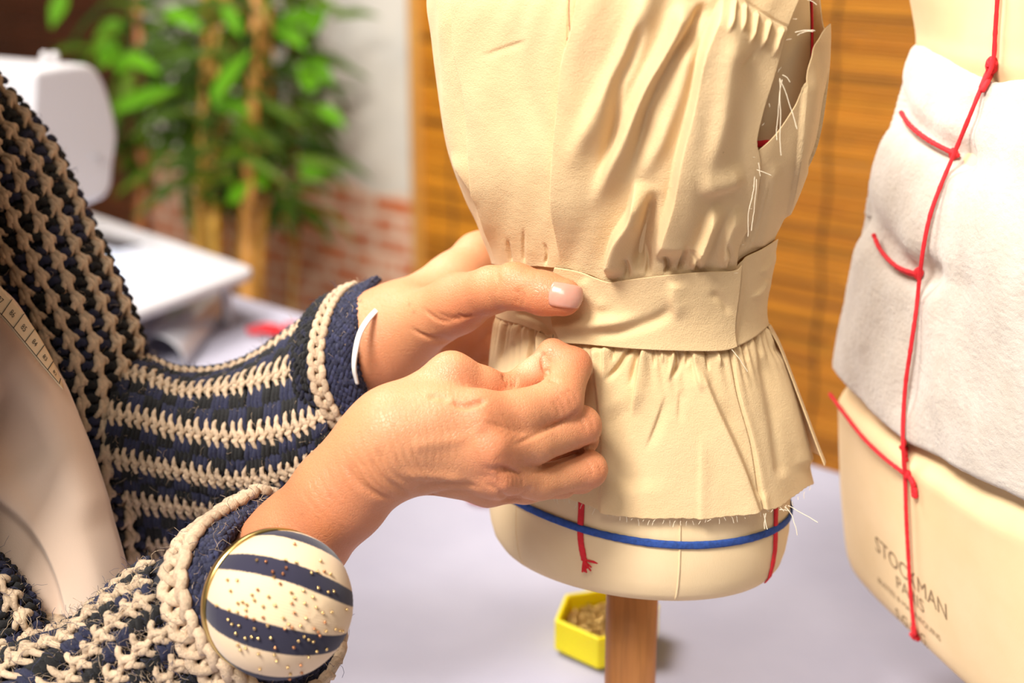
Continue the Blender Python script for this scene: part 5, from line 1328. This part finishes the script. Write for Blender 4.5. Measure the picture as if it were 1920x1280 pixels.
# near cuff: a loose ring round the forearm
near = [(470, 930, 0.708), (412, 972, 0.685), (372, 1003, 0.664), (348, 1045, 0.650), (338, 1092, 0.643), (346, 1142, 0.640), (366, 1192, 0.640), (396, 1238, 0.642), (434, 1272, 0.648)]
far = [(490, 1306, 0.660), (550, 1308, 0.676), (596, 1282, 0.688), (622, 1236, 0.698), (622, 1170, 0.714), (596, 1080, 0.728), (560, 1005, 0.732), (520, 945, 0.726)]
ring = near + far + [near[0]]
cx, cy = 505, 1115
def rg(dx, dy, dd, k=1.0): return [(cx + (x - cx) * k + dx, cy + (y - cy) * k + dy, d + dd) for x, y, d in ring]
CUR = Patch([rg(-52, 32, .010, .86), rg(-30, 18, .004, .95), rg(0, 0, 0), rg(8, -12, -.001, .92), rg(18, -26, .001, .83), rg(26, -36, .004, .76), rg(30, -36, .022, .70)], 340, 12, -2)
if True:      # ring normals point outwards
    ctr = CUR.G.mean(0, keepdims=True); s_ = np.sign(((CUR.G - ctr) * CUR.N).sum(-1).mean()); CUR.N = CUR.N * s_
mb = MB(); CUR.sheet(mb, DARK, .0015)
nubs(mb, CUR, .0050, .0016, -2, -.75, .22, [BLACK, BLACK * 1.3]); braid(mb, CUR, .0082, .0027, -.05, .72); nubs(mb, CUR, .0044, .0014, .62, 3.6, .19, [NAVY, NAVY * 1.5, NAVY * .8, NAVY * 1.2 + .01])
mb.build('cuff', M['yarn'], cardigan); fuzz(CUR, 1500, .010, (-2, 3), (0, 1), .45)
# near front panel, only its edge shows beside the blouse
PR = Patch([srow([(-90, 985), (-20, 1035), (22, 1072), (60, 1128), (92, 1205), (110, 1290)], 0.693), srow([(-100, 1000), (-30, 1052), (8, 1088), (42, 1140), (70, 1210), (85, 1290)], 0.680),
            srow([(-140, 1060), (-70, 1100), (-30, 1130), (0, 1175), (20, 1230), (30, 1300)], 0.675), srow([(-200, 1120), (-130, 1150), (-90, 1180), (-60, 1220), (-40, 1260), (-30, 1320)], 0.675)], 120, 14, 0)
mb = MB(); PR.sheet(mb, DARK, .002); crochet(mb, PR, .0090, .0019, [1.25, 2.3], [.25, .75, 1.8, 2.8], .4); mb.build('front_panel', M['yarn'], cardigan); fuzz(PR, 700, .009, (0, 2.5), (.2, 1), .3)
# back, shoulders and upper sleeves of the cardigan
def cardigan_body():
    ra = R_ARM[:3] + chain(L(-200, 1330, .70, 132), L(60, 1290, .705, 108)); la = L_ARM[:1] + chain(L(-160, 300, .85, 100), L(120, 790, .842, 80))
    f = lambda p: smin(smin(d_chain(p, ra, .012), d_chain(p, la, .012), .02), d_chain(p, TORSO, .03), .02) - .007
    cs = ra + la + TORSO; a = np.min([np.minimum(c[0] - c[2], c[1] - c[3]) for c in cs], 0) - .03; b = np.max([np.maximum(c[0] + c[2], c[1] + c[3]) for c in cs], 0) + .03
    V, Fq = surface_nets(f, a, b, .0035); V = relax(V, Fq, 2); N = vert_normals(V, Fq)
    row = V[:, 2] / .012 + .3 * np.sin(V[:, 0] * 160 + V[:, 1] * 160); k = (row % 1)
    al = np.arctan2(V[:, 1] - .72, V[:, 0] + .36) * 12; dk = (np.floor(al) + np.floor(row)) % 2
    cols = np.where((k < .42)[:, None], CREAM, np.where((dk < 1)[:, None], NAVY, BLACK)); V = V + N * (.0014 * np.sin(k * 2 * np.pi) * np.sin(al * np.pi))[:, None]
    tag(mk('back_panel', V, Fq, M['yarn'], cardigan, cols=cols), None)
cardigan_body()
tag(FUZZ.build('loose_fibres', M['yarn'], cardigan), 'loose wool hairs standing off the yarn', kind='stuff')

# blouse
def blouse():
    k = NT('cream crepe'); v = k.coord('Object'); k.color(k.ramp(k.noise(v, 20, 2), [(.3, (.70, .53, .42)), (.7, (.74, .57, .46))])); k.set(Roughness=.75); k.b.inputs['Specular IOR Level'].default_value = .25; k.normal(k.bump(k.noise(k.coord('Object', (1500, 1500, 1500)), 1, 2), .2, .0004))
    k.b.inputs['Sheen Weight'].default_value = .2
    rows = [srow([(-160, 420), (-60, 500), (20, 556), (70, 630), (112, 705), (150, 795), (190, 905), (222, 1005), (246, 1100), (262, 1200)], .738),
            srow([(-165, 425), (-66, 506), (14, 562), (64, 636), (106, 711), (143, 800), (182, 910), (213, 1010), (236, 1105), (252, 1200)], .724),
            srow([(-190, 470), (-100, 560), (-25, 625), (25, 700), (65, 780), (102, 860), (140, 955), (168, 1045), (190, 1130), (205, 1210)], .708),
            srow([(-230, 560), (-150, 640), (-80, 710), (-30, 780), (10, 850), (48, 930), (85, 1020), (112, 1100), (132, 1165), (145, 1230)], .706),
            srow([(-270, 660), (-200, 740), (-140, 800), (-90, 860), (-50, 930), (-12, 1000), (28, 1080), (55, 1145), (75, 1200), (88, 1260)], .700),
            srow([(-330, 760), (-260, 830), (-200, 890), (-150, 950), (-110, 1010), (-75, 1080), (-40, 1150), (-10, 1210), (10, 1260), (25, 1310)], .700)]
    B = Patch(rows, 160, 26, 0); px, py, d = proj(B.G.reshape(-1, 3))
    BFd = [([(-60, 880), (0, 935), (50, 978), (92, 1030), (118, 1085), (133, 1150), (136, 1190)], 9, 55, .0085, 0, 0), ([(-40, 740), (30, 800), (80, 890)], 60, 60, -.005, .2, .3), ([(60, 690), (130, 850), (170, 1000)], 30, 40, .003, .2, .2)]
    h = fold_field(px, py, BFd).reshape(B.nu, B.nv); G = B.G + B.N * h[..., None]
    o = mk('blouse', G.reshape(-1, 3), grid_faces(B.nu, B.nv), k.m, person); solidify(o, .0008, 0); tag(o, 'soft cream blouse worn under the cardigan')
    # its sleeve edge shows at the far wrist
    W = Patch([crow([(742, 553), (722, 564), (692, 590), (672, 620), (663, 655), (661, 690), (668, 720)], [.790, .766, .747, .739, .737, .738, .742]), crow([(748, 556), (729, 568), (700, 594), (680, 624), (671, 657), (667, 690), (672, 720)], [.789, .765, .746, .738, .7355, .7365, .741])], 90, 6, 0)
    w = mk('blouse_cuff', W.G.reshape(-1, 3), grid_faces(W.nu, W.nv), plain('white cotton', (.70, .67, .64), .8), o); solidify(w, .0012, 0)
blouse()
def tape_measure():
    t = thing('tape_measure', P(40, 610, .712), 'cream measuring tape hanging round the neck between blouse and cardigan', 'tape measure')
    up = spline([(-120, 380), (-50, 478), (0, 536), (50, 596), (92, 664), (118, 722)], 80); lw = spline([(-150, 430), (-70, 528), (0, 592), (38, 636), (78, 684), (118, 730)], 80)
    A_ = np.array([P(x, y, .714) for x, y in up]); B_ = np.array([P(x, y, .704) for x, y in lw]); m = 9; G = np.stack([A_ + (B_ - A_) * s for s in np.linspace(0, 1, m)], 1)
    o = mk('tape_strip', G.reshape(-1, 3), grid_faces(80, m), plain('pale tape', (.74, .58, .40), .5), t); solidify(o, .0006, 0)
    ink = plain('black print', (.03, .025, .02), .6); mb = MB(); n = np.cross(A_[41] - A_[40], B_[40] - A_[40]); n /= np.linalg.norm(n); n = -n if n @ (A_[40] - CAM) > 0 else n
    f = lambda u, s: (lambda i, fr: (A_[i] * (1 - fr) + A_[i + 1] * fr) * (1 - s) + (B_[i] * (1 - fr) + B_[i + 1] * fr) * s + n * .0006)(min(int(u), 78), u - min(int(u), 78))
    for u in np.arange(4, 78, 6.6): mb.tube([f(u, .02), f(u, .5), f(u, .93)], .00022, 4)
    mb.tube([f(u, .93) for u in np.arange(0, 78, 2)], .0002, 4); mb.build('tape_lines', ink, t)
    tx = MB()
    for i, u in enumerate(np.arange(7.3, 76, 6.6)):
        cu = bpy.data.curves.new('digits', 'FONT'); cu.body = str(92 - i); cu.resolution_u = 2; ob = bpy.data.objects.new('digits', cu); COL.objects.link(ob); bpy.context.view_layer.update()
        me = bpy.data.meshes.new_from_object(ob.evaluated_get(bpy.context.evaluated_depsgraph_get())); bpy.data.objects.remove(ob); base = tx.n
        for q in me.vertices: tx.v.append(np.array([f(u - 1.3 + q.co.x * 2.3, .62 - q.co.y * .42)])); tx.n += 1
        for p_ in me.polygons: tx.f.append([base + k for k in p_.vertices])
    mk('tape_numbers', np.concatenate(tx.v), [list(q) for q in tx.f], ink, t, False)
tape_measure()

# wrist pincushion
def pincushion():
    c = P(522, 1132, .630); R = 139 * .630 / F
    ex, ey, ez = CR, CU, -CF
    ax = ex * .54 - ey * .06 + ez * .80; ax /= np.linalg.norm(ax); b1 = np.cross(ax, ey); b1 /= np.linalg.norm(b1); b2 = np.cross(ax, b1)
    t = thing('wrist_pincushion', c - ax * R * .3, 'striped cream and navy domed pincushion with a brass rim on the near wrist', 'pincushion')
    n, m = 420, 240; ph = np.linspace(.001, math.pi * .60, m); th = np.linspace(0, 2 * np.pi, n, endpoint=False); T, H = np.meshgrid(th, ph, indexing='ij')
    d = (np.cos(T) * np.sin(H))[..., None] * b1 + (np.sin(T) * np.sin(H))[..., None] * b2 + np.cos(H)[..., None] * ax
    x, y, z = d @ ex, d @ ey, d @ ez; w = y + .28 * x; s = w + (-.083 - .45 * w) * z
    # knit columns run across the stripes, so the stripe borders are finely toothed
    colc = (x * .96 - y * .27) * 46; s2 = s + .016 * np.abs(((colc) % 1) - .5)
    k = np.zeros(T.shape)
    for cc, hw in ((.352, .105), (-.222, .112), (-.80, .11), (.93, .11)): k = np.maximum(k, (np.abs(s2 - cc) < hw).astype(float))
    col = k[..., None] * np.array([.027, .025, .047]) + (1 - k)[..., None] * np.array([.72, .54, .35])
    bumps = R * (.0060 * np.abs(np.sin(colc * np.pi)) * (.7 + .3 * np.sin(s * 260)))
    dots = .006 * np.sin(T * 5 + H * 3) * np.sin(H * 4)
    p = c + d * (R * (1 + dots * .5) + bumps)[..., None] * np.where(H > 1.35, 1 - .06 * (H - 1.35), 1)[..., None]
    km = NT('striped jersey'); a = km.attr('Col'); km.color(a.outputs['Color']); km.set(Roughness=.9); km.b.inputs['Specular IOR Level'].default_value = .15; km.b.inputs['Sheen Weight'].default_value = .2
    mk('cushion', p.reshape(-1, 3), grid_faces(n, m, True), km.m, t, True, col.reshape(-1, 3))
    br = plain('brass', (.62, .44, .16), .28, 1.0)
    rc = c - ax * R * .16; rr = R * .975; th2 = np.linspace(0, 2 * np.pi, 160); v, f = [], []
    prof = [(1.0, .02), (1.022, .03), (1.022, -.11), (.99, -.13), (.95, -.10), (.5, -.12), (.02, -.12)]
    V = np.stack([rc + (np.cos(q) * b1 + np.sin(q) * b2) * rr * pr + ax * R * h for q in th2[:-1] for pr, h in prof]); mk('rim', V, grid_faces(159, len(prof), True), br, t)
    st = MB(); q = np.array([rc - ax * R * .11 + b1 * .012 * math.cos(a_) * 0 for a_ in (0,)]); 
    # pins: ball heads on the visible dome
    gold = plain('brass pin head', (.72, .50, .22), .22, 1.0); cop = plain('copper pin head', (.62, .28, .13), .25, 1.0)
    def pin_mesh(mat, nm):
        sv, sf = lathe([(.00005, -.0072), (.0002, -.007), (.0002, -.0005), (.00054, -.00045), (.00074, 0), (.00056, .00045), (.00005, .00068)], 10)
        return mk(nm, sv, sf, mat, None)
    PR_ = np.random.default_rng(8); protos = {}; spots = []
    clusters = [(.35, .25, .28, 30), (.55, -.15, .25, 34), (.15, -.05, .3, 16), (.0, .45, .25, 10), (-.35, .15, .3, 10), (-.4, -.35, .3, 12), (.15, -.55, .3, 14), (.7, .4, .15, 8), (-.1, -.3, .3, 8)]
    for qx, qy, sd, cnt in clusters:
        for _ in range(cnt):
            xx, yy = PR_.normal(qx, sd), PR_.normal(qy, sd)
            if xx * xx + yy * yy > .90: continue
            zz = math.sqrt(1 - xx * xx - yy * yy); dd = xx * ex + yy * ey + zz * ez
            if dd @ ax < .05: continue
            if any(np.linalg.norm(dd - o) < .066 for o in spots): continue
            spots.append(dd)
    for dd in spots:
        kind = 'cop' if PR_.random() < .28 + .3 * (dd @ ex) else 'gold'
        if kind not in protos: o = protos[kind] = pin_mesh(cop if kind == 'cop' else gold, 'pin')
        else: o = protos[kind].copy(); COL.objects.link(o)
        nrm = dd + PR_.normal(0, .12, 3); nrm /= np.linalg.norm(nrm)
        o.location = c + dd * (R * 1.004 + .0007); o.rotation_mode = 'QUATERNION'; o.rotation_quaternion = Vector(nrm).to_track_quat('Z', 'Y')
        tag(o, 'tiny copper headed pin stuck in the striped wrist pincushion' if kind == 'cop' else 'tiny brass headed pin stuck in the striped wrist pincushion', 'pin', 'copper pins in the wrist pincushion' if kind == 'cop' else 'brass pins in the wrist pincushion')
    # elastic strap round the cuff
    a0 = rc - ax * R * .12; mbs = MB(); arc = [a0 + b1 * .012, a0 + b1 * .012 - ax * .01, P(470, 1190, .70), P(560, 1120, .685), P(560, 1030, .69)]
pincushion()
# ------------------------------------------------------------------ camera and light
cd = bpy.data.cameras.new('camera'); cam = bpy.data.objects.new('camera', cd); COL.objects.link(cam)
cd.lens = 50; cd.sensor_width = 36; cd.sensor_fit = 'HORIZONTAL'; cd.clip_start = .02
cam.location = CAM; cam.rotation_euler = (math.radians(90) - PITCH, 0, 0)
cd.dof.use_dof = True; cd.dof.focus_distance = .685; cd.dof.aperture_fstop = 50 / 10.0; cd.dof.aperture_blades = 9
SC.camera = cam
w = bpy.data.worlds.new('room light'); SC.world = w; w.use_nodes = True
w.node_tree.nodes['Background'].inputs[0].default_value = (1.0, .88, .74, 1); w.node_tree.nodes['Background'].inputs[1].default_value = .22
def area(name, loc, target, size, power, col):
    l = bpy.data.lights.new(name, 'AREA'); l.shape = 'RECTANGLE'; l.size, l.size_y = size; l.energy = power; l.color = col
    o = bpy.data.objects.new(name, l); COL.objects.link(o); o.location = loc
    o.rotation_euler = (Vector(target) - Vector(loc)).to_track_quat('-Z', 'Y').to_euler(); return o
area('key_light', (-.80, -.35, 2.6), (.02, .8, 1.0), (.6, .5), 84, (1.0, .95, .87))  # unseen key light from the upper left, placed for the shading; no window
area('front_fill', (-.25, -.85, 2.45), (.1, .8, 1.0), (.7, .5), 14, (1.0, .95, .87))  # added fill from the viewer's side, not a lamp of the room
area('back_fill', (-1.0, 1.5, 2.6), (-.1, 1.9, .7), (1.1, 1.1), 72, (1.0, .93, .84))  # unseen overhead light added for the table, machine and plants
l = bpy.data.lights.new('wall_fill_spot', 'SPOT'); l.energy = 200; l.color = (1, .94, .86); l.spot_size = math.radians(42); l.spot_blend = .6; l.shadow_soft_size = .12  # spot added only to brighten the back wall, no real fitting
o = bpy.data.objects.new('wall_fill_spot', l); COL.objects.link(o); o.location = (.0, 1.5, 2.75); o.rotation_euler = (Vector((-.40, 3.75, .50)) - Vector(o.location)).to_track_quat('-Z', 'Y').to_euler()
vs = SC.view_settings; vs.view_transform = 'Standard'; vs.look = 'None'; vs.gamma = 1; vs.exposure = 0.0; vs.use_curve_mapping = False
